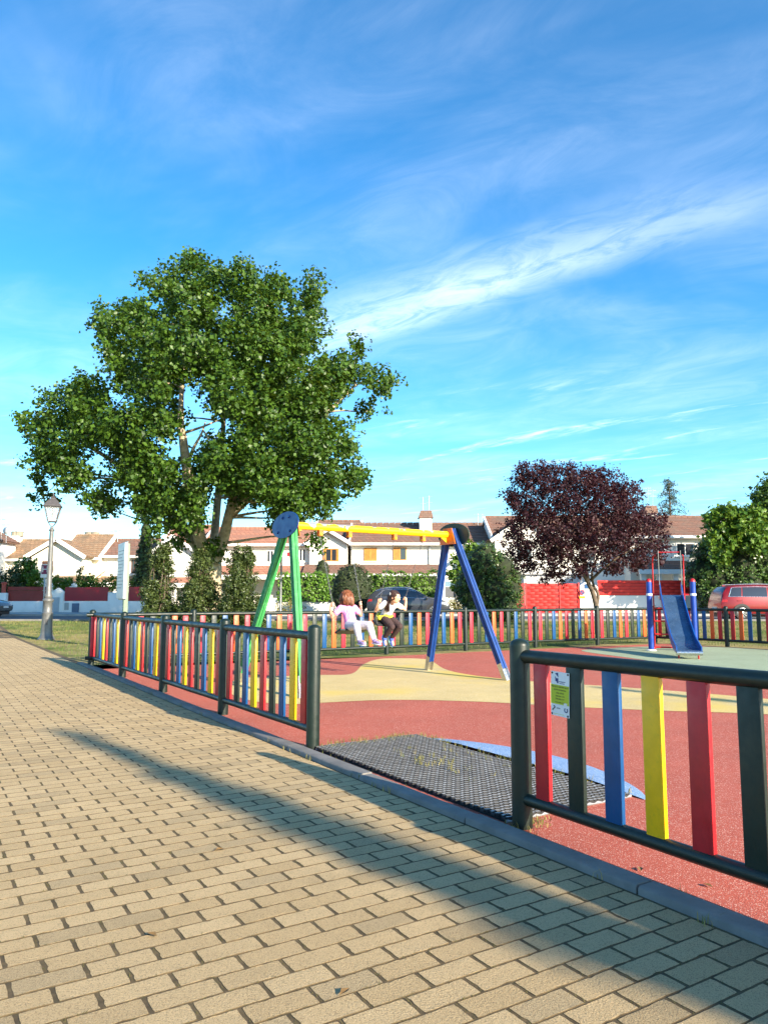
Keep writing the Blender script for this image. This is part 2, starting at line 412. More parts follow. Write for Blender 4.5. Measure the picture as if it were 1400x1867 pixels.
for s, n, half in cands:
    p = L(s, n); x, y = p.x, p.y
    d = y*math.cos(PITCH) - EYE*math.sin(PITCH)
    vis = False
    if y > 1.2:
        sx = 700+1360*x/d; sy = 933.5-1360*(-y*math.sin(PITCH)-EYE*math.cos(PITCH))/d
        vis = -60 < sx < 1460 and sy < 1920
    placed.append((s, n, half, x, y, vis))
order = sorted([q for q in placed if q[5]], key=lambda q: q[4]**2+q[3]**2)[:300]
near = {(q[0], q[1]) for q in order}
PVM = []
PF = [paver_fine(i) for i in range(10)] + [paver_fine(i, True) for i in range(10, 14)]
for v, f in PF:
    mb = MB().add(v, f); me = mb.mesh('paver'); me.materials.append(M['paver']); me.materials.append(M['joint']); PVM.append(me)
    for p_ in me.polygons: p_.material_index = 0 if p_.normal.z > .9 else 1
far_v = []; far_f = []; off = 0
for s, n, half, x, y, vis in placed:
    rz = A32 + R.uniform(-.008, .008); z = gz(x, y) + R.uniform(-.0005, .0005)
    k = (10 + R.randrange(4)) if half else R.randrange(10)
    tx, ty = R.uniform(-.003, .003), R.uniform(-.004, .004)
    if (s, n) in near:
        o = bpy.data.objects.new('paver', PVM[k]); C.objects.link(o); o.parent = path_o
        o.location = (x, y, z); o.rotation_euler = (ty, tx, rz + (math.pi if R.random() < .5 else 0))
    else:
        v, f = (PF if y < 5 and vis else PV+PH)[k]; c, sn = math.cos(rz), math.sin(rz)
        far_v += [(x+c*a-sn*b, y+sn*a+c*b, z+cz+tx*a+ty*b) for a, b, cz in v]
        far_f += [tuple(i+off for i in q) for q in f]; off += len(v)
fm = MB(); fm.v = far_v; fm.f = far_f
fo = stuff(fm.build('paver_field', M['paver'], path_o)); fo.data.materials.append(M['joint'])
fo.data.polygons.foreach_set('material_index', [0 if p_.normal.z > .9 else 1 for p_ in fo.data.polygons])

# edging stones between path and playground
kerb_o = struct(MB().add([tuple(L(s, n, -0.006)) for s, n in ((-12, -.24), (7.5, -.24), (7.5, -.11), (-12, -.11))], [(0,1,2,3)]).build('kerb_edging', M['joint']))
s = -12.4; k = 0
while s < 7.4:
    ln = 1.22
    mb = MB()
    M4 = Matrix.Translation(L(s, -0.175, 0.012 + R.uniform(-.004, .004))) @ Matrix.Rotation(A32-math.pi/2 + R.uniform(-.003, .003), 4, 'Z')
    vs_ = []; nseg = 8
    for i in range(nseg+1):
        a = 0.004 + (ln-0.012)*i/nseg
        chip = R.uniform(0, .005)
        vs_ += [M4 @ Vector((a, -.058, -.05)), M4 @ Vector((a, -.058+R.uniform(0, .002), .012-chip)), M4 @ Vector((a, -.046, .022-chip*.5)), M4 @ Vector((a, .05, .022)), M4 @ Vector((a, .058, .012)), M4 @ Vector((a, .058, -.05))]
    fs_ = [(i*6+q, i*6+q+1, i*6+q+7, i*6+q+6) for i in range(nseg) for q in range(5)] + [tuple(range(5, -1, -1)), tuple(nseg*6+q for q in range(6))]
    # the stones run along E2: rotate so that local x = E2
    mb.add(vs_, [f[::-1] for f in fs_]); mb.build('kerb_stone', M['kerb'], kerb_o, auto=50); s += ln

# playground safety surface
def poly(name, pts, z, m, parent=None):
    mb = MB(); mb.v = [(p[0], p[1], z) for p in pts]; mb.f = [tuple(range(len(pts)))]
    o = mb.build(name, m, parent)
    if o.data.polygons[0].normal.z < 0: o.data.flip_normals()
    return o
rear_posts = [Vector(p+(0,)) for p in ((-5.6, 14.12), (-3.80, 15.08), (-1.86, 16.18), (0.06, 17.28), (1.99, 18.42), (3.91, 19.55), (5.79, 20.52), (7.69, 21.45))]
side_posts = [Vector(p+(0,)) for p in ((7.69, 21.45), (8.98, 19.8), (10.25, 18.0), (11.5, 16.1), (12.75, 14.2), (14.0, 12.3))]
edge = [L(-11.9, -.115), L(7.5, -.115), L(7.5, 10.5), Vector((14.4, 12.2, 0)), Vector((7.9, 21.1, 0)), Vector((5.9, 20.05, 0)), Vector((4.1, 19.1, 0)), Vector((2.15, 17.95, 0)), Vector((0.2, 16.7, 0)), Vector((-5.3, 13.6, 0))]
pg = struct(poly('playground_floor', edge, 0.0, M['terracotta']))
def spline(pts, n=6):
    out = []; N = len(pts)
    for i in range(N):
        p0, p1, p2, p3 = (Vector(pts[(i+k-1) % N]) for k in range(4))
        for q in range(n):
            t = q/n
            out.append(0.5*((2*p1)+(p2-p0)*t+(2*p0-5*p1+4*p2-p3)*t*t+(3*p1-p0-3*p2+p3)*t**3))
    return out
cream = [G(*q) for q in ((410, 1256), (440, 1237), (505, 1234), (581, 1231), (640, 1229), (662, 1212), (690, 1202), (731, 1200.5), (780, 1203), (808, 1219), (846, 1229), (917, 1238), (1000, 1245), (1100, 1251), (1250, 1262), (1400, 1275), (1560, 1290), (1640, 1312), (1560, 1318), (1400, 1303), (1200, 1296), (1040, 1289), (900, 1281), (780, 1277), (690, 1277), (600, 1281), (520, 1284), (450, 1276))]
poly('cream_area', spline(cream, 5), 0.004, M['cream'], pg)
sage = [G(*q) for q in ((1060, 1187), (1100, 1183), (1180, 1179), (1313, 1180), (1420, 1187), (1560, 1200), (1600, 1222), (1500, 1230), (1400, 1225), (1250, 1214), (1150, 1200))]
poly('sage_area', spline(sage, 5), 0.004, M['sage'], pg)

# rubber lattice mat in the gateway, with its blue ramp
mt = thing('lattice_mat', 'worn grey rubber honeycomb mat with blue ramp lying in the fence gateway', 'mat', L(-1.28, 0.0))
I4 = Matrix.Translation(-L(-1.28, 0.0))
S0, S1, NA, NB = -2.50, -0.07, -0.03, 1.02
def matz(s, n):
    u = (s-S0)/(S1-S0); w = (n-NA)/(NB-NA)
    return 0.016 + 0.004*math.sin(u*7.2+w*2.1) - 0.005*math.sin(math.pi*u)*math.sin(math.pi*w) + 0.003*math.sin(w*9+u*3) + 0.008
bs = MB(); q = [L(S0, NA, .003), L(S1, NA, .003), L(S1, NB+.02, .003), L(S0, NB, .003)]
bs.add([I4 @ p for p in q], [(0,1,2,3)]); bs.build('hole_shade_sheet', M['matbase'], mt)  # flat dark sheet on the rubber floor, painted as the shaded holes
lat = MB(); caps = MB(); NSR = 50; NCC = 28; th = 0.0095
ds = (S1-S0)/NSR; dn = (NB-NA)/NCC
for r_ in range(NSR+1):
    for c_ in range(NCC):
        def nd(cc):
            ph = (cc + r_) % 2
            off_ = (0.13 if ph else -0.13)*ds
            s_ = min(S1, max(S0, S0+r_*ds+off_)); n_ = NA+cc*dn
            return s_, n_
        (sa_, na_), (sb_, nb_) = nd(c_), nd(c_+1)
        za, zb = matz(sa_, na_), matz(sb_, nb_)
        P = [I4 @ L(sa_-th, na_, za), I4 @ L(sb_-th, nb_, zb), I4 @ L(sb_+th, nb_, zb), I4 @ L(sa_+th, na_, za)]
        D = [p - Vector((0, 0, 0.013)) for p in P]
        lat.add(P+D, [(0,1,2,3), (0,4,5,1), (3,2,6,7)])
        k_ = [P[0].lerp(P[1], .09), P[0].lerp(P[1], .91), P[3].lerp(P[2], .91), P[3].lerp(P[2], .09)]; up_ = Vector((0, 0, .007))
        lat.add(k_, [(0,1,2,3), ]); lat.f.pop(); caps.add([q+up_ for q in k_]+k_, [(0,1,2,3), (0,4,5,1), (3,2,6,7), (1,5,6,2), (0,3,7,4)])
    if r_ < NSR:
        for c_ in range(0, NCC+1):
            if (c_+r_) % 2 == 1:
                s_ = S0+(r_+.13)*ds; s2 = S0+(r_+1-.13)*ds; n_ = NA+c_*dn; t2 = 0.004
                za, zb = matz(s_, n_), matz(s2, n_)
                P = [I4 @ L(s_, n_-t2, za), I4 @ L(s2, n_-t2, zb), I4 @ L(s2, n_+t2, zb), I4 @ L(s_, n_+t2, za)]
                D = [p - Vector((0, 0, 0.013)) for p in P]
                lat.add(P+D, [(0,1,2,3), (0,4,5,1), (3,2,6,7)])
stuff(lat.build('rubber_lattice', M['rubblack'], mt))
co_ = stuff(caps.build('worn_studs', M['rubmat'], mt)); co_.data.materials.append(M['rubblack'])
for p_ in co_.data.polygons: p_.material_index = 0 if abs(p_.normal.z) > .7 else 1
fr = MB()
for a, b in (((S0, NA), (S0, NB)), ((S0, NB+.012), (S1, NB+.012)), ((S1, NA), (S1, NB))):
    n_ = 24; pth = [I4 @ L(a[0]+(b[0]-a[0])*i/n_, a[1]+(b[1]-a[1])*i/n_, 0.012+0.5*(matz(a[0]+(b[0]-a[0])*i/n_, min(NB, a[1]+(b[1]-a[1])*i/n_))-.03)) for i in range(n_+1)]
    fr.tube(pth, 0.011, 5)
fr.build('edge_strip', mat('grey_aluminium_edge', (0.3, 0.3, 0.31), 0.5, 0.2, 12, metal=0.3), mt)
ramp = MB(); nu_, nv_ = 36, 8
for i in range(nu_+1):
    u = i/nu_; s_ = S0 + 0.02 + (S1+0.08-S0)*u
    wd = 0.47*math.sin(math.pi*min(1, u*1.0))**0.7
    for jj in range(nv_+1):
        w = jj/nv_
        ramp.v.append(tuple(I4 @ L(s_, NB+0.03+wd*w, 0.004+0.035*(1-w**1.6)*min(1, 6*u*(1-u)))))
for i in range(nu_):
    for jj in range(nv_): ramp.f.append((i*(nv_+1)+jj, (i+1)*(nv_+1)+jj, (i+1)*(nv_+1)+jj+1, i*(nv_+1)+jj+1))
ramp.build('blue_ramp', M['bluerub'], mt, smooth=True)

# ------------------------------------------------------------------ fences
PH_, PR = 1.058, 0.058
def post_mesh():
    prof = [(PR, 0.0), (PR, PH_-0.04)] + [(PR*math.cos(a), PH_-0.04+0.04*math.sin(a)) for a in (0.25, 0.55, 0.85, 1.1, 1.35)] + [(0.004, PH_)]
    me = MB().lathe(prof, 24).mesh('post', True); me.set_sharp_from_angle(angle=math.radians(40)); me.materials.append(M['green']); return me
POST = post_mesh()
def rail_mesh(ln, r):
    me = MB().tube([(0, 0, 0), (ln*.25, 0, 0), (ln*.5, 0, -.002), (ln*.75, 0, 0), (ln, 0, 0)], r, 18).mesh('rail', True); me.set_sharp_from_angle(angle=math.radians(50)); me.materials.append(M['green']); return me
def slat_mesh(m):
    me = MB().box((-.052, -.016, .165), (.052, .016, .945)).mesh('slat')
    bm = bmesh.new(); bm.from_mesh(me)
    bmesh.ops.bevel(bm, geom=list(bm.edges), offset=.006, segments=2, profile=.5, affect='EDGES'); bm.to_mesh(me); bm.free()
    me.shade_smooth(); me.set_sharp_from_angle(angle=math.radians(35)); me.materials.append(m); return me
SL = {k: slat_mesh(M[k]) for k in ('s_red', 's_green', 's_blue', 's_yellow', 's_orange', 's_pink')}
def add_obj(name, me, parent, loc, rz, ry=0, rx=0):
    o = bpy.data.objects.new(name, me); C.objects.link(o); o.parent = parent; o.location = loc; o.rotation_euler = (rx, ry, rz); return o
def fence(name, posts, label, pal, skip_last=False, skip_first=False):
    base = posts[0]; t = thing(name, label, 'fence', base)
    for i, p in enumerate(posts):
        if (i == len(posts)-1 and skip_last) or (i == 0 and skip_first): continue
        add_obj('post', POST, t, p-base, R.uniform(0, 6), R.uniform(-.006, .006), R.uniform(-.006, .006))
    for i in range(len(posts)-1):
        a, b = posts[i]-base, posts[i+1]-base; d = b-a; ln = d.length; rz = math.atan2(d.y, d.x); d.normalize()
        for z, r in ((0.958, 0.038), (0.160, 0.034)):
            add_obj('rail', rail_mesh(ln-.06, r), t, a+d*.03+Vector((0, 0, z)), rz)
        cols = pal(i); n = len(cols)
        g0 = PR + 0.5*(ln-2*PR)/n*1.0
        for k, cc in enumerate(cols):
            q = a + d*(PR + (ln-2*PR)*(k+.5)/n)
            add_obj('slat', SL[cc], t, q+Vector((0, 0, R.uniform(-.004, .004))), rz+R.uniform(-.012, .012), R.uniform(-.006, .006))
    return t
fp = ['s_red', 's_green', 's_blue', 's_yellow', 's_red', 's_green', 's_blue', 's_yellow', 's_red']
rp = ['s_pink', 's_green', 's_blue', 's_orange', 's_pink', 's_green', 's_blue', 's_orange', 's_pink']
fence('slat_fence', [L(s, n) for s, n in ((-11.75, -.10), (-9.35, -.07), (-7.10, -.04), (-4.80, -.02), (-2.58, -.02))], 'long multicoloured slat fence receding along the brick path left of the gateway', lambda i: fp)
fr_ = fence('slat_fence', [L(.03, 0), L(2.37, 0), L(4.66, 0), L(6.95, 0)], 'near slat fence with certificate plate, right of the gateway beside the path', lambda i: fp)
fence('slat_fence', rear_posts, 'sunlit rear slat fence behind the two swings and the purple tree', lambda i: rp[:7]+['s_green', 's_pink'] if i == 4 else rp, skip_first=True)
sp_ = ['s_pink', 's_green', 's_blue', 's_orange', 's_pink', 's_green', 's_blue', 's_orange', 's_pink']
fence('slat_fence', side_posts, 'shaded slat fence at far right behind the slide, in front of the red car', lambda i: ['s_red', 's_orange', 's_blue', 's_green', 's_red', 's_green', 's_blue', 's_orange', 's_red'] if i else ['s_red', 's_green', 's_red', 's_green', 's_red', 's_blue', 's_blue', 's_orange', 's_red'], skip_first=True)

# certificate plate on the first red slat
def text(body, size, loc, parent, m, name='lettering', ax='CENTER', ext=0.0004):
    cu = bpy.data.curves.new(name, 'FONT'); cu.body = body; cu.size = size; cu.align_x = ax; cu.align_y = 'CENTER'; cu.extrude = ext; cu.resolution_u = 2
    tmp = bpy.data.objects.new('tmp', cu); C.objects.link(tmp)
    bpy.context.view_layer.update()
    me = bpy.data.meshes.new_from_object(tmp.evaluated_get(bpy.context.evaluated_depsgraph_get()))
    bpy.data.objects.remove(tmp)
    o = link(name, me, m, parent); me.materials.clear(); me.materials.append(m)
    o.location = loc; return o
q = L(0.372, -0.0195, 0.777)
sg = thing('certificate_plate', 'white and lime park certificate plate screwed to the red slat of the near fence', 'sign', q, A32-math.pi/2)
sg.rotation_euler = (math.pi/2, 0.035, A32-math.pi/2)
navy = mat('navy_print', (0.012, 0.03, 0.16), 0.5); lime = mat('lime_print', srgb(176, 190, 40), 0.5, 0.03)
ink = mat('dark_print', (0.02, 0.02, 0.02), 0.5)
MB().box((-.067, -.118, -.002), (.067, .118, .002)).build('plate', mat('white_plate', (0.72, 0.74, 0.78), 0.4, 0.03), sg, bevel=.0015)
MB().box((-.0668, -.055, .0021), (.0668, .048, .0026)).build('lime_band', lime, sg)
lg = MB(); lg.prism([(-.036, .108, .0022), (-.014, .113, .0022), (-.012, .088, .0022), (-.026, .1, .0022)], (0, 0, .0006))
lg.prism([(-.036, .093, .0022), (-.028, .082, .0022), (-.012, .083, .0022), (-.012, .056, .0022), (-.022, .056, .0022), (-.022, .065, .0022), (-.034, .065, .0022)], (0, 0, .0006))
lg.build('crest', navy, sg)
text('Ayuntamiento', .0085, (.016, .067, .0024), sg, navy); text('Las Rozas', .0095, (.014, .058, .0024), sg, navy)
for body, y, sz in (('PARQUE CERTIFICADO', .037, .0122), ('SEGÚN NORMATIVA', .021, .0098), ('UNE 147103', .004, .0112), ('UNE-EN 1176', -.012, .0112), ('UNE-EN 1177', -.027, .0112), ('FECHA INSPECCIÓN', -.045, .0075)):
    text(body, sz, (0, y, .0028), sg, ink)
text('serpa', .012, (-.012, -.075, .0024), sg, ink)
MB().tube([(-.045+.008*math.sin(a*1.0), -.066-.0045*a, .003) for a in np.linspace(0, 5.5, 14)], .0028, 5).build('emblem', ink, sg)
MB().tube([(.045+.011*math.sin(a), -.079+.011*math.cos(a), .003) for a in np.linspace(.7, 5.6, 16)], .0026, 5).build('emblem', navy, sg)
MB().box((.028, -.056, .0027), (.052, -.043, .0031)).build('sticker', M['white'], sg)
MB().box((-.045, -.108, .0021), (.03, -.106, .0025)).build('rule', lime, sg)
for x in (-.058, .058):
    for y in (-.109, .109): MB().ball((x, y, .003), (.006, .006, .003), 10, 6).build('screw', M['black'], sg, True)
# ------------------------------------------------------------------ swing
BA, BB = Vector((-1.32, 10.85, 2.335)), Vector((1.06, 12.48, 2.335))
bd = (BB-BA).normalized(); be = Vector((bd.y, -bd.x, 0))
SWO = Vector(((BA.x+BB.x)/2, (BA.y+BB.y)/2, 0))
SRZ = math.atan2(bd.y, bd.x)      # local x along the beam, local -y towards the camera side
sw_ = thing('swing_set', 'swing frame with green and blue leg pairs and worn yellow crossbeam', 'swing set', SWO, SRZ)
HB = (BB-BA).length/2
def worn_yellow():
    t = NT('worn_yellow_paint')
    g_ = t.new('ShaderNodeNewGeometry'); sx = t.new('ShaderNodeSeparateXYZ'); t.l.new(g_.outputs['Normal'], sx.inputs[0])
    n = t.noise(4.2, 6, 0.62); n2 = t.noise(40, 4, 0.6)
    w = t.ramp(t.math('ADD', t.math('ADD', n, t.math('MULTIPLY', sx.outputs[2], 0.10)), t.math('MULTIPLY', n2, 0.06)), 0.605, 0.62)
    c = t.mix(w, srgb(250, 196, 10), (0.42, 0.42, 0.43)); t.base(c); t.rough(0.42)
    t.set(t.p.inputs['Metallic'], t.math('MULTIPLY', w, 0.5)); return t.m
M['beam'] = worn_yellow()
M['leg_green'] = mat('green_stained_post', srgb(50, 136, 72), 0.6, 0.16, 4, 0.25, 60, dirt=srgb(130, 190, 140), dirt_amt=0.5)
M['leg_blue'] = mat('blue_stained_post', srgb(4, 56, 122), 0.5, 0.14, 5, 0.2, 60, dirt=srgb(24, 72, 150), dirt_amt=0.5)
M['plate_blue'] = mat('blue_panel', srgb(6, 58, 120), 0.42, 0.06, 6)
M['plate_green'] = mat('dark_green_panel', srgb(30, 56, 46), 0.45, 0.06, 6)
M['plate_orange'] = mat('orange_panel', srgb(226, 112, 20), 0.45, 0.06, 6)
M['orange_bracket'] = mat('orange_bracket', srgb(208, 110, 24), 0.45, 0.1, 20)
MB().tube([(-HB-.02+i*(2*HB+.04)/14, 0, 2.335) for i in range(15)], 0.056, 20).build('crossbeam', M['beam'], sw_, auto=50)
def leg(top, bot, m, w=0.098):
    top = Vector(top); bot = Vector(bot); d = bot-top; ln = d.length
    zc = -d.normalized(); xc = Vector((1, 0, 0)); xc = (xc - zc*xc.dot(zc)).normalized(); yc = zc.cross(xc)
    Mx = Matrix((xc, yc, zc)).transposed().to_4x4(); Mx.translation = top
    h = w/2; gr = 0.010
    sec = [(-h,-h),(-gr,-h),(-gr*.6,-h+.012),(gr*.6,-h+.012),(gr,-h),(h,-h),(h,-gr),(h-.012,-gr*.6),(h-.012,gr*.6),(h,gr),(h,h),(gr,h),(gr*.6,h-.012),(-gr*.6,h-.012),(-gr,h),(-h,h),(-h,gr),(-h+.012,gr*.6),(-h+.012,-gr*.6),(-h,-gr)]
    mb = MB(); k = len(sec)
    for z in (0, -(ln-.19)): mb.v += [tuple(Mx @ Vector((a, b, z))) for a, b in sec]
    mb.f = [(i, (i+1) % k, k+(i+1) % k, k+i) for i in range(k)] + [tuple(range(k)), tuple(range(2*k-1, k-1, -1))]
    o = mb.build('leg', m, sw_)
    sh = MB()
    for sx in (-1, 1): sh.box((sx*(h+.004)-.003, -h*.9, -ln), (sx*(h+.004)+.003, h*.9, -(ln-.28)), Mx)
    sh.box((-h, -.01, -ln), (h, .01, -(ln-.19)), Mx)
    sh.build('steel_shoe', M['steel'], o)
for sgn, m, pl in ((-1, M['leg_green'], M['plate_blue']), (1, M['leg_blue'], M['plate_green'])):
    xt = sgn*(HB+.055); xb = sgn*(HB+.36)
    for ey in (-1, 1):
        leg((xt, ey*.06, 2.42), (xb, ey*1.0, 0), m)
    pts = []
    lean = (xb-xt)/2.4
    for k in range(40):
        a = 2*math.pi*k/40; yy, zz = .41*math.cos(a), .195*math.sin(a)
        pts.append((sgn*(HB+.125)-lean*zz, yy, 2.335+zz))
    pl_o = MB().prism(pts, (sgn*.018, 0, 0)).build('oval_plate', pl, sw_, bevel=.004)
    for yy, zz in ((-.10, .11), (.10, .11), (-.19, -.10), (.19, -.10)):
        MB().ball((sgn*(HB+.148)-lean*zz, yy, 2.335+zz), (.012, .022, .022), 12, 6).build('bolt', M['plate_blue'] if sgn < 0 else M['plate_green'], pl_o, True)
    ip = [(sgn*(HB-.005), y, z) for y, z in ((-.21, 2.17), (.21, 2.17), (.115, 2.44), (-.115, 2.44))]
    ip_o = MB().prism(ip, (sgn*.012, 0, 0)).build('gusset_plate', M['plate_orange'], sw_, bevel=.003)
    gs = MB().prism([(sgn*(HB-.006), -.006, 2.285), (sgn*(HB-.15), -.006, 2.285), (sgn*(HB-.006), -.006, 2.19)], (0, .012, 0)).build('gusset', M['beam'], ip_o)
HX = [(-1+2*t_)*HB for t_ in (0.153, 0.331, 0.624, 0.82)]
for x in HX:
    b_ = MB()
    for s_ in (-1, 1): b_.box((x-.03, s_*.035-.005, 2.20), (x+.03, s_*.035+.005, 2.30))
    bo = b_.build('hanger_bracket', M['orange_bracket'], sw_)
    MB().tube([(x, -.052, 2.225), (x, .052, 2.225)], .018, 10).build('bolt', M['beam'], bo)

def chain_mesh(p, q, parent, link_l=0.036, name='chain'):
    p, q = Vector(p), Vector(q); d = q-p; n = int(d.length/(link_l*0.72)); d.normalize()
    a = d.orthogonal().normalized(); b = d.cross(a); mb = MB()
    for i in range(n):
        c = p + d*(i+.5)*link_l*0.72; w = a if i % 2 else b
        ring = [c + d*(link_l/2-.004)*math.cos(t_)*1.0 + w*.0095*math.sin(t_) for t_ in [2*math.pi*k/8 for k in range(8)]]
        mb.tube(ring, .0034, 4, closed=True)
    return mb.build(name, M['chain'], parent, smooth=True)
M['chain'] = mat('chain_steel', (0.20, 0.20, 0.21), 0.38, 0.15, 30, metal=0.7)
SEATS = []
for (x0, x1, ph, Lc, label) in ((HX[0], HX[1], 19.5, 1.50, 'black swing seat on chains carrying the girl in the pink top'), (HX[2], HX[3], -25.2, 1.50, 'black swing seat on chains carrying the girl in the white top')):
    ph = math.radians(ph); xm = (x0+x1)/2; w2 = .235
    off_ = Vector((0, -math.sin(ph), -math.cos(ph)))
    top = Vector((xm, 0, 2.225)); sc = top + off_*Lc
    st = thing('chain_swing', label, 'swing', Matrix.Translation(SWO) @ Matrix.Rotation(SRZ, 4, 'Z') @ sc, SRZ, 'swing seats on the yellow beam')
    tilt = Matrix.Rotation(-ph, 4, 'X')
    mb = MB(); sec = []
    for i in range(13):
        u = -1+2*i/12; z = .012*(u*u) - .006
        for y_, zz in ((-.085, -.014), (-.092, 0), (-.085, .012), (0, .016), (.085, .012), (.092, 0), (.085, -.014)):
            sec.append(tilt @ Vector((u*w2, y_, zz+z)))
    mb.v = [tuple(p) for p in sec]
    mb.f = [(i*7+k, i*7+(k+1) % 7, (i+1)*7+(k+1) % 7, (i+1)*7+k) for i in range(12) for k in range(7)] + [tuple(range(7)), tuple(range(12*7+6, 12*7-1, -1))]
    mb.build('seat', M['black'], st, auto=60)
    for sx, xh in ((-1, x0), (1, x1)):
        hook = Vector((xh-xm, 0, 2.215)) - Vector((0, sc.y, sc.z))
        mid = Vector((sx*(w2-.0), 0, 0)) + (hook-Vector((sx*w2, 0, 0)))*0.10
        chain_mesh(mid, hook, st)
        for e in (-.06, .06):
            chain_mesh(tilt @ Vector((sx*(w2-.01), e, .01)), mid, st, name='seat_chain')
    SEATS.append((st, ph, w2, hook))

# ------------------------------------------------------------------ people on the swings
def remesh(mb, name, m, parent, voxel=0.008, smooth=4):
    me = mb.mesh('tmp'); o = bpy.data.objects.new('tmp', me); C.objects.link(o)
    md = o.modifiers.new('r', 'REMESH'); md.mode = 'VOXEL'; md.voxel_size = voxel; md.use_smooth_shade = True
    sm = o.modifiers.new('s', 'SMOOTH'); sm.iterations = smooth; sm.factor = 0.5
    bpy.context.view_layer.update()
    me2 = bpy.data.meshes.new_from_object(o.evaluated_get(bpy.context.evaluated_depsgraph_get()))
    bpy.data.objects.remove(o); me2.materials.clear(); me2.materials.append(m); me2.shade_smooth(); me2.name = name
    return link(name, me2, m, parent)
def limb(mb, pts, rads, seg=10):
    pts = [Vector(p) for p in pts]
    # subdivided tube with round ends
    P = []; Rr = []
    for i in range(len(pts)-1):
        for k in range(4):
            t_ = k/4; P.append(pts[i].lerp(pts[i+1], t_)); Rr.append(rads[i]+(rads[i+1]-rads[i])*t_)
    P.append(pts[-1]); Rr.append(rads[-1]); mb.tube(P, Rr, seg)
    for p, r in zip(pts, rads): mb.ball(p, r, 10, 8)
skin = NT('skin'); skin.base(skin.mix(skin.ramp(skin.noise(9, 3), .3, .7), srgb(214, 158, 128), srgb(226, 174, 144))); skin.rough(0.55); skin.p.inputs['Subsurface Weight'].default_value = 0.08; M['skin'] = skin.m
def hair_mat(n, a, b):
    t = NT(n); t.base(t.mix(t.ramp(t.noise(60, 4, 0.6, t.scalevec(t.pos(), (1, 1, 0.15))), .35, .65), a, b)); t.rough(0.4); return t.m
M['hair_auburn'] = hair_mat('auburn_hair', srgb(82, 46, 28), srgb(150, 92, 60)); M['hair_dark'] = hair_mat('dark_brown_hair', srgb(28, 18, 16), srgb(74, 44, 34))
def cloth(n, c, var=0.08):
    t = NT(n); t.base(t.mix(t.ramp(t.noise(22, 5, .6), .3, .7), scl(c, 1-var), scl(c, 1+var))); t.rough(.88); t.p.inputs['Specular IOR Level'].default_value = .2
    t.bump(t.math('ADD', t.noise(26, 3, .55, t.scalevec(t.pos(), (1, 1, .55)), 1.2), t.math('MULTIPLY', t.noise(140, 3), .15)), .9, .02); return t.m
M['pink'] = cloth('pink_cotton', srgb(236, 156, 214)); M['lilac'] = cloth('lilac_grey_jersey', srgb(202, 197, 208)); M['whitetop'] = cloth('white_cotton', srgb(236, 232, 230), 0.03)
M['leggings'] = cloth('dark_brown_jersey', srgb(74, 58, 58)); M['yellowcloth'] = cloth('yellow_cloth', srgb(226, 214, 70))
M['shoe_lilac'] = cloth('lilac_canvas', srgb(168, 146, 200)); M['shoe_blue'] = cloth('blue_knit', srgb(84, 110, 190)); M['sole'] = mat('white_sole', (.7, .72, .74), .6, .03); M['sole_mint'] = mat('mint_sole', srgb(170, 226, 220), .6, .03)

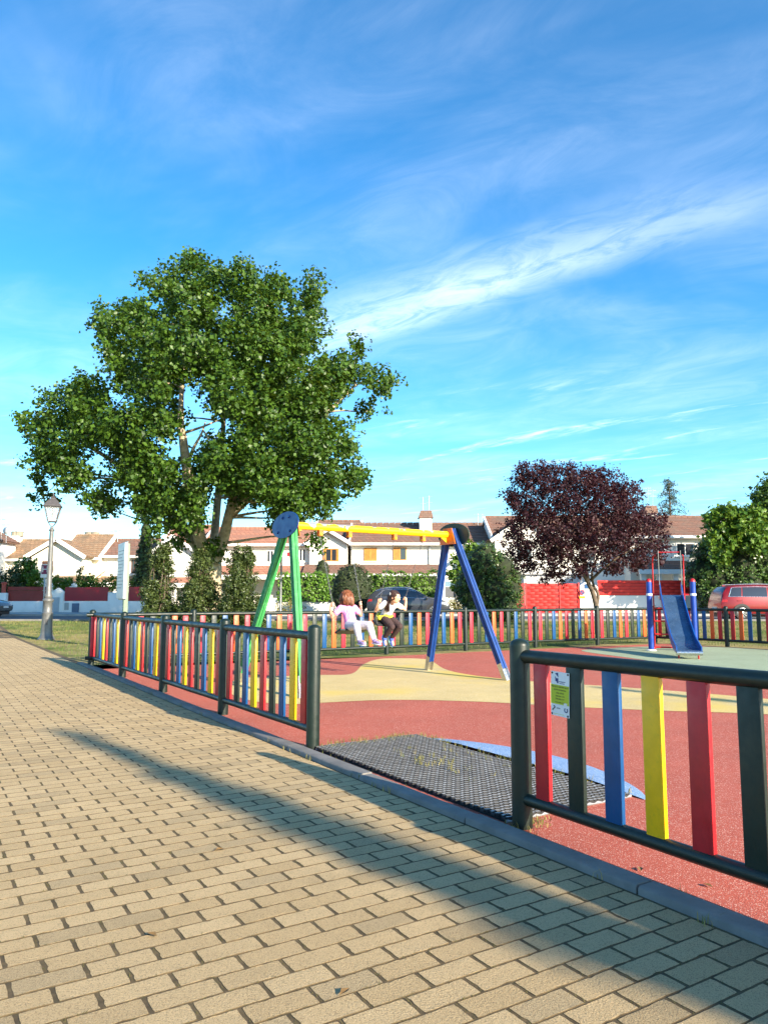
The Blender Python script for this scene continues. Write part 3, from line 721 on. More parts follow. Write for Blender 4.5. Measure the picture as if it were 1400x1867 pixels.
def person(label, loc, J, top_m, leg_m, hair_m, shoe_m, sole_m, head_yaw, head_pitch, hair_kind, seed):
    # local frame: x forward, y to the far side, z up, origin on the seat
    rz = math.atan2(be.y, be.x)
    t = thing('person', label, 'person', loc, rz)
    r = random.Random(seed)
    V = {k: Vector(v) for k, v in J.items()}
    Mh = Matrix.Rotation(head_yaw, 4, 'Z') @ Matrix.Rotation(head_pitch, 4, 'Y')
    hd = V['head']
    b = MB()
    limb(b, [V['pelvis'], (V['pelvis']+V['chest'])/2, V['chest']], [.075, .07, .078]); limb(b, [V['chest'], V['neck'], hd+Mh.to_3x3() @ Vector((-.01, 0, -.05))], [.06, .032, .034])
    b.ball(hd, (.088, .074, .10), 20, 14, Mh); b.ball(hd+Mh.to_3x3() @ Vector((.03, 0, -.05)), (.055, .05, .055), 14, 10, Mh)   # skull, jaw
    b.ball(hd+Mh.to_3x3() @ Vector((.093, 0, -.018)), (.014, .011, .017), 8, 6, Mh)     # nose
    b.ball(hd+Mh.to_3x3() @ Vector((.080, 0, -.056)), (.012, .02, .008), 8, 6, Mh)     # lips
    for e in (-1, 1): b.ball(hd+Mh.to_3x3() @ Vector((-.005, e*.076, -.01)), (.018, .009, .026), 8, 6, Mh)  # ears
    for e, k in ((-1, 'r'), (1, 'l')):
        sh, el, ha = V['sh_'+k], V['el_'+k], V['ha_'+k]
        limb(b, [V['chest'], sh], [.05, .036]); limb(b, [sh, el, ha], [.036, .028, .021])
        hp, kn, an, to = V['hip_'+k], V['kn_'+k], V['an_'+k], V['to_'+k]
        limb(b, [V['pelvis'], hp, kn, an], [.065, .062, .043, .028]); limb(b, [an, to], [.028, .02])
        # hand closed round the chain: palm, four fingers and a thumb
        ch = V['ch_'+k].normalized(); out = (ha-V['grip_'+k]); out = (out - ch*out.dot(ch)).normalized(); sd = ch.cross(out); g0 = V['grip_'+k]
        b.ball(g0+out*.022, (.02, .024, .03), 10, 8); limb(b, [ha, g0+out*.024], [.02, .019])
        for q_, (dz_, ln_) in enumerate(((.024, .9), (.008, 1.0), (-.008, .95), (-.023, .78))):
            c0 = g0 + ch*dz_; pth = [c0+out*.018+sd*.012, c0+sd*.021, c0-out*.015*ln_+sd*.012, c0-out*.016*ln_-sd*.006]
            limb(b, pth, [.0085, .008, .0075, .0065], 7)
        limb(b, [g0+out*.02+ch*.02, g0-sd*.016+ch*.03, g0-out*.012-sd*.01+ch*.034], [.009, .0085, .0075], 7)
    remesh(b, 'body', M['skin'], t, 0.0055, 5)
    # clothes
    c = MB(); ups = V['pelvis']; lowhem = ups + (ups-V['chest']).normalized()*.02
    limb(c, [lowhem, (ups+V['chest'])/2, V['chest']], [.098, .09, .094]); limb(c, [V['chest'], V['chest'].lerp(V['neck'], .55)], [.082, .046])
    for k in ('r', 'l'):
        limb(c, [V['chest']+(V['sh_'+k]-V['chest'])*.4, V['sh_'+k]], [.07, .05]); limb(c, [V['sh_'+k], V['sh_'+k].lerp(V['el_'+k], .5)], [.049, .047])
    remesh(c, 'top', top_m, t, 0.009, 4)
    c = MB()
    limb(c, [V['pelvis']+Vector((0, 0, .03)), V['pelvis']], [.088, .092])
    for k in ('r', 'l'): limb(c, [V['pelvis'], V['hip_'+k], V['kn_'+k], V['kn_'+k].lerp(V['an_'+k], .45), V['an_'+k].lerp(V['kn_'+k], .1)], [.08, .075, .055, .05, .039])
    remesh(c, 'leggings', leg_m, t, 0.008, 4)
    for k in ('r', 'l'):
        an, to = V['an_'+k], V['to_'+k]; d = (to-an).normalized()
        shin = (V['kn_'+k]-an).normalized(); upv = (shin - d*shin.dot(d)).normalized(); sd = d.cross(upv)
        Ms = Matrix((d, sd, upv)).transposed().to_4x4()
        s1 = MB(); s1.ball(an+d*.02-upv*.005, (.058, .036, .04), 12, 10, Ms); s1.ball(an+d*.085-upv*.018, (.062, .036, .03), 12, 10, Ms); s1.ball(an-d*.015+upv*.018, (.036, .034, .04), 10, 8, Ms)
        so = remesh(s1, 'shoe', shoe_m, t, .006, 3)
        s2 = MB(); s2.ball(an+d*.045-upv*.043, (.105, .038, .015), 18, 8, Ms); s2.build('sole', sole_m, so, True)
        s3 = MB()
        for q_ in range(3): s3.tube([an+d*(.05+.018*q_)+upv*(.018-.007*q_)+sd*w_*.022-upv*abs(w_)*.008 for w_ in (-1, -.5, 0, .5, 1)], .003, 5)
        s3.build('laces', sole_m, so, True)
    H3 = Mh.to_3x3()
    for e in (-1, 1):
        ey = MB(); ey.ball(hd+H3 @ Vector((.078, e*.030, .006)), (.010, .014, .009), 10, 8, Mh); eo = ey.build('eye', M['white'], t, True)
        ey = MB(); ey.ball(hd+H3 @ Vector((.085, e*.030, .006)), (.006, .007, .007), 8, 6, Mh); ey.build('iris', M['hair_dark'], eo, True)
    mo = MB(); mo.ball(hd+H3 @ Vector((.089, 0, -.056)), (.005, .018, .005), 8, 6, Mh); mo.build('mouth', cloth('lips', srgb(190, 100, 96)), t, True)
    # hair: a cap and many tapering locks
    h = MB(); h.ball(hd+H3 @ Vector((-.012, 0, .014)), (.096, .086, .102), 18, 12, Mh)
    cap = h; keep = []
    for f_ in cap.f:
        cc = sum((Vector(cap.v[i]) for i in f_), Vector())/len(f_) - hd; cc = H3.inverted() @ cc
        if not (cc.x > .045 and cc.z < .06): keep.append(f_)
    cap.f = keep
    nl = 130
    for i in range(nl):
        a = r.uniform(-2.45, 2.45); a += math.pi
        el_ = r.uniform(0.15, 1.25)
        p = Vector((math.cos(a)*math.cos(el_)*.097-.012, math.sin(a)*math.cos(el_)*.088, math.sin(el_)*.100+.014))
        p0 = hd + H3 @ p; rad = (H3 @ Vector((p.x, p.y, 0)))
        rad = rad.normalized() if rad.length > .01 else Vector((1, 0, 0))
        if hair_kind == 'bob':
            ln = r.uniform(.15, .21) + el_*.05
            pth = [p0, p0+rad*.012+Vector((0, 0, -ln*.3)), p0+rad*r.uniform(.0, .02)+Vector((r.uniform(-.012, .012), r.uniform(-.012, .012), -ln*.68)), p0+rad*r.uniform(-.02, .03)+Vector((r.uniform(-.02, .02), r.uniform(-.02, .02), -ln))]
        else:
            tie = hd + H3 @ Vector((-.085, -.02, -.005))
            tail = tie + Vector((r.gauss(-.05, .022), r.gauss(-.02, .022), r.uniform(-.26, -.12)))
            pth = [p0, p0.lerp(tie, .55)+rad*.012+Vector((0, 0, .01)), tie+Vector((r.gauss(0, .014), r.gauss(0, .014), r.gauss(0, .014))), tie.lerp(tail, .5)+Vector((-.015, 0, 0)), tail]
        n_ = len(pth); h.tube(pth, [.010]+[.011]*(n_-2)+[.002], 5)
    ho = h.build('hair', hair_m, t, True)
    return t, V, hd, H3
def world_of(st, local):  # seat-local (frame axes) to world
    return Matrix.Translation(st.location) @ Matrix.Rotation(SRZ, 4, 'Z') @ Vector(local)
def chains(ph, w2, hook):
    # chain direction in the person's frame (x forward = frame -y, y far = frame +x)
    return Vector((-math.sin(ph), 0, math.cos(ph)))
st, ph, w2, hook = SEATS[0]
d1 = chains(ph, w2, hook)
J1 = dict(pelvis=(-.02, 0, .095), chest=(-.105, 0, .275), neck=(-.15, .005, .375), head=(-.165, .02, .475),
          sh_r=(-.125, -.115, .325), sh_l=(-.115, .115, .325), el_r=(-.17, -.235, .20), el_l=(-.13, .235, .22),
          grip_r=tuple(d1*.40+Vector((0, -.238, 0))), grip_l=tuple(d1*.41+Vector((0, .238, 0))), ch_r=tuple(d1), ch_l=tuple(d1),
          hip_r=(.03, -.065, .075), hip_l=(.03, .065, .075), kn_r=(.26, -.085, .085), kn_l=(.27, .12, .095), an_r=(.33, -.075, -.125), an_l=(.36, .145, -.12), to_r=(.45, -.07, -.135), to_l=(.48, .16, -.13))
J1['ha_r'] = tuple(Vector(J1['grip_r'])+Vector((-.03, -.028, -.035))); J1['ha_l'] = tuple(Vector(J1['grip_l'])+Vector((-.03, .02, -.04)))
person('girl in pink top and grey leggings with auburn hair riding the left swing', st.location, J1, M['pink'], M['lilac'], M['hair_auburn'], M['shoe_lilac'], M['sole'], math.radians(105), math.radians(14), 'bob', 3)
st, ph, w2, hook = SEATS[1]
d2 = chains(ph, w2, hook)
J2 = dict(pelvis=(-.03, 0, .10), chest=(.10, 0, .265), neck=(.18, .0, .345), head=(.25, .0, .425),
          sh_r=(.115, -.11, .325), sh_l=(.14, .115, .305), el_r=(.03, -.235, .205), el_l=(.19, .25, .22),
          grip_r=tuple(d2*.41+Vector((0, -.24, 0))), grip_l=tuple(d2*.44+Vector((0, .24, 0))), ch_r=tuple(d2), ch_l=tuple(d2),
          hip_r=(.03, -.06, .07), hip_l=(.03, .06, .07), kn_r=(.25, -.06, -.055), kn_l=(.27, .08, -.05), an_r=(.06, -.075, -.235), an_l=(.075, .055, -.245), to_r=(.10, -.08, -.345), to_l=(.115, .06, -.355))
J2['ha_r'] = tuple(Vector(J2['grip_r'])+Vector((-.03, -.02, -.038))); J2['ha_l'] = tuple(Vector(J2['grip_l'])+Vector((.0, .03, -.04)))
p2, V2, hd2, H32 = person('girl in white top and dark leggings with dark hair riding the right swing', st.location, J2, M['whitetop'], M['leggings'], M['hair_dark'], M['shoe_blue'], M['sole_mint'], math.radians(28), math.radians(12), 'tail', 8)
jk = MB()
ring = [Vector((-.035+.115*math.cos(a), .135*math.sin(a), .105+.03*math.cos(a*2+.5)-.02*math.cos(a))) for a in [2*math.pi*k/20 for k in range(20)]]
jk.tube(ring, [.034+.012*math.sin(k*1.7) for k in range(20)], 8, closed=True)
for yy in (-.09, -.04, .03): limb(jk, [(-.10, yy, .10), (-.115, yy*1.2, .03), (-.08, yy*1.3, .005)], [.04, .034, .02])
remesh(jk, 'waist_jacket', M['yellowcloth'], p2, .009, 3)
fl = MB()
for k in range(5): fl.ball(hd2+H32 @ Vector((-.055, -.085, .045))+Vector((.014*math.cos(k*1.257), -.004, .014*math.sin(k*1.257))), (.009, .005, .009), 8, 6)
fl.build('hair_clip', M['white'], p2, True)

# ------------------------------------------------------------------ slide
SC = Vector((6.95, 18.2, 0)); sd_ = Vector((-.235, -.972, 0)); srz = math.atan2(sd_.y, sd_.x)
sl = thing('slide', 'small blue playground slide with red ladder rails on the sage rubber', 'slide', SC, srz)   # local x down the slide, local y to the viewer's right
M['sl_blue'] = mat('blue_slide_side', srgb(18, 76, 150), 0.35, 0.08, 6); M['sl_bed'] = mat('scuffed_blue_bed', srgb(78, 108, 138), 0.24, 0.16, 4, metal=0.55, dirt=srgb(140, 158, 176), dirt_amt=0.5)
M['sl_red'] = mat('red_tube_paint', srgb(176, 26, 32), 0.4, 0.08, 9); M['post_blue'] = mat('blue_post_paint', srgb(22, 62, 152), 0.35, 0.08, 6)
prof = [(-.05, 1.33), (.08, 1.30), (.25, 1.18), (.6, .93), (1.0, .68), (1.4, .46), (1.75, .29), (2.1, .205), (2.45, .18), (2.72, .175)]
pr = spline([(x, 0, z) for x, z in prof], 4)[:-7]
pr = [p for p in pr if p.x > -.06]
W2 = .235
bed = MB()
for p in pr: bed.v += [(p.x, -W2, p.z), (p.x, W2, p.z)]
bed.f = [(2*i, 2*i+2, 2*i+3, 2*i+1) for i in range(len(pr)-1)]
bed.build('chute', M['sl_bed'], sl, True)
lip = MB(); pl_ = pr[-1]
lip.tube([(pl_.x+.02, -W2-.02, pl_.z-.045), (pl_.x+.02, W2+.02, pl_.z-.045)], .05, 14).build('end_roll', M['steel'], sl, auto=50)
for sy, m_ in ((-1, M['sl_blue']), (1, M['sl_blue'])):
    w = MB(); n_ = len(pr)
    up = [(p.x-.01, p.z+.15*min(1, .35+.65*min(1, (pr[-1].x+.12-p.x)/.5))+(.16*smooth01(.22, -.02, p.x))) for p in pr]; dn = [(p.x, p.z-.05) for p in pr]
    for y in (sy*W2, sy*(W2+.022)): w.v += [(x, y, z) for x, z in up]+[(x, y, z) for x, z in dn]
    o2 = 2*n_
    for i in range(n_-1):
        w.f += [(i, i+1, n_+i+1, n_+i), (o2+i, o2+n_+i, o2+n_+i+1, o2+i+1), (i, o2+i, o2+i+1, i+1), (n_+i, n_+i+1, o2+n_+i+1, o2+n_+i)]
    w.f += [(0, n_, o2+n_, o2), (n_-1, o2+n_-1, o2+2*n_-1, 2*n_-1)]
    w.build('side_panel', m_, sl)
for sy in (-1, 1):
    MB().tube([(pl_.x-.12, sy*(W2-.04), .0), (pl_.x-.12, sy*(W2-.04), .16)], .018, 8).build('foot', M['sl_red'], sl)
    po = MB().lathe([(.066, 0), (.066, 1.62), (.064, 1.66)], 20, (0, sy*.50, 0)).build('post', M['post_blue'], sl, auto=40)
    MB().lathe([(.067, 1.66), (.062, 1.70), (.04, 1.73), (.004, 1.74)], 20, (0, sy*.50, 0)).build('cap', M['sl_red'], po, auto=40)
    MB().lathe([(.067, 1.32), (.074, 1.33), (.074, 1.37), (.067, 1.38)], 20, (0, sy*.50, 0)).build('collar', M['white'], po, auto=40)
    MB().lathe([(.12, 0.004), (.12, .02), (.078, .04)], 20, (0, sy*.50, 0)).build('foot_plate', M['white'], po, auto=40)
    MB().tube([(0, sy*.50, 1.35), (0, sy*.27, 1.35)], .022, 8).build('arm', M['sl_red'], sl)
    # handrail: up from the ground, bent over at the top to the flat grey bar
    MB().tube(spline([(-.45, sy*.36, .02), (-.45, sy*.36, .6), (-.40, sy*.36, 1.3), (-.36, sy*.36, 2.0), (-.32, sy*.36, 2.2), (-.22, sy*.345, 2.30), (-.10, sy*.31, 2.31), (0, sy*.28, 2.27)], 5)[:-9], .017, 8).build('handrail', M['sl_red'], sl, True)
    MB().box((-.03, sy*.255-.006, 1.22), (.03, sy*.255+.006, 2.42)).build('upright', mat('grey_weathered_bar', srgb(140, 144, 138), .5, .1, 8), sl)
MB().tube([(0, -.255, 2.38), (0, .255, 2.38)], .014, 8).build('top_bar', M['sl_red'], sl)
for z in (.06, .38, .70, 1.02): MB().tube([(-.44+.02*z, -.36, z), (-.44+.02*z, .36, z)], .02, 8).build('rung', M['sl_red'], sl)
for sy in (-1, 1): MB().tube([(-.44, sy*.36, .05), (.0, sy*.48, .05)], .02, 8).build('ground_bar', M['sl_red'], sl)
MB().box((-.42, -.25, 1.26), (-.04, .25, 1.30)).build('platform', M['steel'], sl)

# ------------------------------------------------------------------ street lamp, signs
M['lampgrey'] = mat('grey_cast_iron', srgb(104, 104, 103), 0.45, 0.12, 10, 0.1, 40, metal=0.3); M['lampdark'] = mat('dark_lantern_metal', srgb(78, 74, 74), 0.5, 0.12, 12)
gl = NT('lantern_glass'); gl.base((.86, .9, .93)); gl.rough(.15); gl.p.inputs['Transmission Weight'].default_value = .85; M['lglass'] = gl.m
def lamp_at(p, label):
    lp = thing('street_lamp', label, 'street lamp', p, .35)
    prof_ = [(.25, 0), (.25, .03), (.22, .06), (.18, .14), (.165, .26), (.155, .55), (.15, .75), (.16, .80), (.13, .84), (.125, 1.12), (.15, 1.15), (.165, 1.19), (.15, 1.23), (.10, 1.26), (.12, 1.31), (.10, 1.37), (.082, 1.42), (.075, 2.2), (.062, 3.28), (.06, 3.32), (.085, 3.34), (.085, 3.37), (.05, 3.40), (.045, 3.46)]
    MB().lathe(prof_, 20).build('column', M['lampgrey'], lp, auto=45)
    MB().box((-.03, -.171, .45), (.03, -.15, .62)).build('access_hatch', M['lampdark'], lp, bevel=.004)
    ln_ = bpy.data.objects.new('lantern', None); C.objects.link(ln_); ln_.parent = lp; ln_.location = (0, 0, 3.46)
    a0, a1, z0, z1 = .115, .225, .16, .62
    fr2 = MB()
    for sx in (-1, 1):
        for sy in (-1, 1):
            fr2.tube([(sx*a0, sy*a0, z0), (sx*a1, sy*a1, z1)], .016, 6); fr2.tube([(0, 0, 0), (sx*.06, sy*.06, .05), (sx*a0, sy*a0, z0)], .011, 6)
    for a, z in ((a0, z0), (a1, z1)):
        for i in range(4):
            c = [(-a, -a), (a, -a), (a, a), (-a, a)]; p_, q_ = c[i], c[(i+1) % 4]; fr2.tube([(*p_, z), (*q_, z)], .016, 6)
    fr2.build('lantern_frame', M['lampdark'], ln_)
    cp = MB()
    lv = [(.27, .63), (.25, .67), (.15, .80), (.075, .88), (.06, .91), (.085, .93), (.03, .96)]
    for r_, z in lv: cp.v += [(-r_, -r_, z), (r_, -r_, z), (r_, r_, z), (-r_, r_, z)]
    cp.f = [(4*i+k, 4*i+(k+1) % 4, 4*i+4+(k+1) % 4, 4*i+4+k) for i in range(len(lv)-1) for k in range(4)] + [(3, 2, 1, 0), tuple(4*(len(lv)-1)+k for k in range(4))]
    cp.build('lantern_cap', M['lampdark'], ln_); MB().lathe([(.03, .96), (.012, .99), (.022, 1.01), (.022, 1.03), (.004, 1.07)], 10).build('finial', M['lampdark'], ln_, True).location = (0, 0, 0)
    for i in range(4):
        c = [(-1, -1), (1, -1), (1, 1), (-1, 1)]; p_, q_ = c[i], c[(i+1) % 4]; k0, k1 = a0-.004, a1-.004
        MB().prism([(p_[0]*k0, p_[1]*k0, z0), (q_[0]*k0, q_[1]*k0, z0), (q_[0]*k1, q_[1]*k1, z1), (p_[0]*k1, p_[1]*k1, z1)], Vector((p_[0]+q_[0], p_[1]+q_[1], 0))*-.002).build('glass_pane', M['lglass'], ln_)
    MB().lathe([(.03, .3), (.035, .45), (.025, .56), (.02, .63)], 10).build('bulb', M['white'], ln_, True)
lamp_at(G(85, 1166), 'grey cast iron street lamp with square lantern on the lawn by the path')
ip_ = at(229, 1100, 19.0); ip_.z = gz(0, 19)
ib = thing('notice_board', 'tall grey notice board on a green post, seen nearly edge on', 'sign', ip_, math.radians(-60))
MB().box((-.06, -.055, 0), (.06, .055, 2.65)).build('post', mat('olive_green_post', srgb(112, 128, 108), .5, .1, 8), ib, bevel=.008)
nb = MB().box((-.58, -.12, 1.25), (.30, -.06, 2.66)).build('panel', mat('pale_grey_panel', srgb(196, 200, 206), .4, .06, 4), ib, bevel=.006)
MB().box((-.60, -.06, 1.22), (.32, -.045, 2.69)).build('backing', mat('panel_frame', srgb(150, 156, 152), .45, .06, 6), ib, bevel=.004)
for k in range(12): MB().box((-.48, -.123, 2.45-k*.085), (.2-.1*(k % 3), -.1205, 2.47-k*.085)).build('printed_line', mat('grey_print', srgb(130, 136, 146), .5), nb)
hp = at(81, 1085, 38.0); hp.z = gz(0, 38)
hs = thing('hospital_sign', 'small white sign with a maroon letter H behind the street lamp', 'sign', hp, math.radians(8))
MB().tube([(0, 0, 0), (0, 0, 2.72)], .035, 10).build('pole', M['galv'], hs, True)
MB().box((-.2, -.05, 2.02), (.2, -.035, 2.70)).build('panel', M['white'], hs, bevel=.004)
MB().box((-.165, -.053, 2.2), (.165, -.051, 2.66)).build('field', mat('maroon_print', srgb(120, 24, 70), .5, .03), hs)
ht = text('H', .44, (0, -.056, 2.43), hs, M['white']); ht.rotation_euler = (math.pi/2, 0, 0)
pp = at(512, 1090, 33.2); pp.z = .236
pt = thing('metal_pole', 'thin pale metal pole by the road between the green swing legs', 'pole', pp); MB().lathe([(.075, 0), (.075, .3), (.05, .32), (.045, 2.8), (.06, 2.82), (.01, 2.86)], 12).build('shaft', M['galv'], pt, auto=40)
# ------------------------------------------------------------------ houses across the street
def wx(x, Y): return at(x, 1088, Y).x
def wz(y, Y): return at(700, y, Y).z
def part(mb, name, m, t, **kw):
    o = mb.build(name, m, t, **kw)
    top = t
    while top.parent: top = top.parent
    if t.parent is None: o.location = -t.location
    return o
def tile_mat(name, a, b, c):
    t = NT(name)
    p_ = t.pos(); sx = t.new('ShaderNodeSeparateXYZ'); t.l.new(p_, sx.inputs[0])
    cx = t.new('ShaderNodeCombineXYZ'); t.l.new(t.math('ADD', sx.outputs[0], t.math('MULTIPLY', sx.outputs[1], 0.9)), cx.inputs[0]); t.l.new(t.math('MULTIPLY', sx.outputs[2], 2.0), cx.inputs[1])
    br = t.new('ShaderNodeTexBrick'); t.l.new(cx.outputs[0], br.inputs['Vector']); br.inputs['Scale'].default_value = 1
    br.inputs['Brick Width'].default_value = 0.34; br.inputs['Row Height'].default_value = 0.34; br.inputs['Mortar Size'].default_value = 0.022
    br.inputs['Color1'].default_value = (*a, 1); br.inputs['Color2'].default_value = (*b, 1); br.inputs['Mortar'].default_value = (*scl(a, .55), 1)
    cc = t.mix(t.ramp(t.noise(1.1, 5, .65), .42, .7), br.outputs[0], c)
    cc = t.mix(t.math('MULTIPLY', t.ramp(t.noise(9, 4, .7), .5, .7), .4), cc, scl(c, 1.4))
    t.base(cc); t.rough(.9); t.p.inputs['Specular IOR Level'].default_value = .2; return t.m
M['tile_brown'] = tile_mat('brown_roof_tile', srgb(130, 98, 86), srgb(146, 112, 98), srgb(118, 100, 90))
M['tile_terra'] = tile_mat('terracotta_roof_tile', srgb(168, 118, 100), srgb(180, 132, 112), srgb(148, 112, 98))
M['tile_old'] = tile_mat('weathered_roof_tile', srgb(150, 122, 98), srgb(168, 138, 110), srgb(124, 108, 90))
M['render_w'] = mat('white_render', (0.80, 0.77, 0.71), 0.9, 0.04, 0.7, 0.2, 30, spec=.2, dirt=(0.62, 0.58, 0.52), dirt_amt=.2)
M['render_c'] = mat('cream_render', (0.78, 0.73, 0.60), 0.9, 0.04, 0.7, 0.2, 30, spec=.2)
M['render_dirty'] = mat('stained_white_wall', (0.76, 0.75, 0.73), 0.9, 0.06, 0.8, 0.2, 30, spec=.2, dirt=(0.50, 0.49, 0.48), dirt_amt=.45)
M['trim'] = mat('white_trim', (0.80, 0.78, 0.74), 0.7, 0.03, 3)
M['wood'] = mat('varnished_wood', srgb(196, 136, 62), 0.5, .12, 7); M['brownshut'] = mat('brown_shutter', srgb(88, 58, 44), .6, .1, 8)
gp = NT('window_glass'); gp.base((.03, .035, .045)); gp.rough(.06); gp.p.inputs['Specular IOR Level'].default_value = .9; M['pane'] = gp.m
M['curtain'] = mat('net_curtain', (.55, .55, .55), .8, .1, 12)
def slope(t, e0, e1, r1, r0, m, name='roof'):
    """tiled roof slope, eave e0-e1 up to ridge r0-r1, built of stepped rows"""
    e0, e1, r0, r1 = map(Vector, (e0, e1, r0, r1)); n = max(3, int(((r0-e0).length+(r1-e1).length)/2/.33))
    nrm = (e1-e0).cross(r0-e0).normalized()
    if nrm.z < 0: nrm = -nrm
    mb = MB(); up = nrm*.045
    for i in range(n):
        a0, a1 = e0.lerp(r0, i/n), e1.lerp(r1, i/n); b0, b1 = e0.lerp(r0, (i+1)/n), e1.lerp(r1, (i+1)/n)
        k = len(mb.v); mb.v += [tuple(q) for q in (a0+up, a1+up, b1, b0, a0-up*.6, a1-up*.6)]
        mb.f += [(k, k+1, k+2, k+3), (k+4, k+5, k+1, k)]
    th_ = nrm*-.14; k = len(mb.v); mb.v += [tuple(q) for q in (e0-up, e1-up, r1-up, r0-up, e0+th_, e1+th_, r1+th_, r0+th_)]
    mb.f += [(k+4, k+7, k+6, k+5), (k, k+4, k+5, k+1), (k+1, k+5, k+6, k+2), (k+3, k+2, k+6, k+7), (k, k+3, k+7, k+4)]
    return part(mb, name, m, t)
def beam(a, b, w, h_, mb=None):
    """square-section board from a to b"""
    a, b = Vector(a), Vector(b); d = (b-a).normalized(); sd = d.cross(Vector((0, 1, 0)))
    if sd.length < .05: sd = d.cross(Vector((0, 0, 1)))
    sd.normalize(); ot = d.cross(sd); mb = mb or MB(); q = [sd*w+ot*h_, -sd*w+ot*h_, -sd*w-ot*h_, sd*w-ot*h_]
    return mb.prism([a+x for x in q], b-a)
def block(t, xa, xb, Y, ye, yr, m_wall, m_roof, dep=3.4, verge=True, z0=.3):
    X0, X1, ze, zr = wx(xa, Y), wx(xb, Y), wz(ye, Y), wz(yr, Y+dep)
    part(MB().prism([(X0, Y, z0), (X0, Y, ze), (X0, Y+dep, zr-.1), (X0, Y+2*dep, ze), (X0, Y+2*dep, z0)], (X1-X0, 0, 0)), 'wall', m_wall, t)
    k = .45; fz = (zr-ze)/dep
    ov = .12
    slope(t, (X0-ov, Y-k, ze-k*fz+.1), (X1+ov, Y-k, ze-k*fz+.1), (X1+ov, Y+dep, zr+.1), (X0-ov, Y+dep, zr+.1), m_roof)
    slope(t, (X0-ov, Y+2*dep+k, ze-k*fz+.1), (X1+ov, Y+2*dep+k, ze-k*fz+.1), (X1+ov, Y+dep, zr+.1), (X0-ov, Y+dep, zr+.1), m_roof)
    rc = MB(); n = int((X1-X0)/.45)
    for i in range(n): rc.tube([(X0+(X1-X0)*i/n, Y+dep, zr+.13), (X0+(X1-X0)*(i+.96)/n, Y+dep, zr+.145)], .11, 8)
    part(rc, 'ridge_cap', m_roof, t)
    part(MB().box((X0-ov, Y-k-.14, ze-k*fz-.13), (X1+ov, Y-k-.02, ze-k*fz+.06)), 'gutter', M['trim'], t, bevel=.03)
    part(MB().box((X0, Y-k+.0, ze-k*fz-.12), (X1, Y+.02, ze-k*fz-.06)), 'soffit', M['trim'], t)
    if verge:
        for X in (X0-ov-.07, X1+ov-.07): part(MB().prism([(X, Y-k-.05, ze-k*fz-.16), (X, Y-k-.05, ze-k*fz+.16), (X, Y+dep, zr+.19), (X, Y+dep, zr-.13)], (.14, 0, 0)), 'verge_board', M['trim'], t)
    return X0, X1, ze, zr
def gable(t, xp, yp, xl, xr, yf, Y, back, m_wall, m_roof, z0=.3, rake=.2):
    P, Lf, Rf = at(xp, yp, Y), at(xl, yf, Y), at(xr, yf, Y)
    part(MB().prism([(Lf.x+.35, Y, z0), (Rf.x-.35, Y, z0), (Rf.x-.35, Y, Rf.z-.05), (P.x, Y, P.z-.14), (Lf.x+.35, Y, Lf.z-.05)], (0, back, 0)), 'gable_wall', m_wall, t)
    for F in (Lf, Rf):
        slope(t, (F.x, Y-.38, F.z), (F.x, Y+back, F.z), (P.x, Y+back, P.z), (P.x, Y-.38, P.z), m_roof)
        part(beam((F.x, Y-.42, F.z-.12), (P.x, Y-.42, P.z-.10), rake*.6, .05), 'rake_board', M['trim'], t)
    return P, Lf, Rf
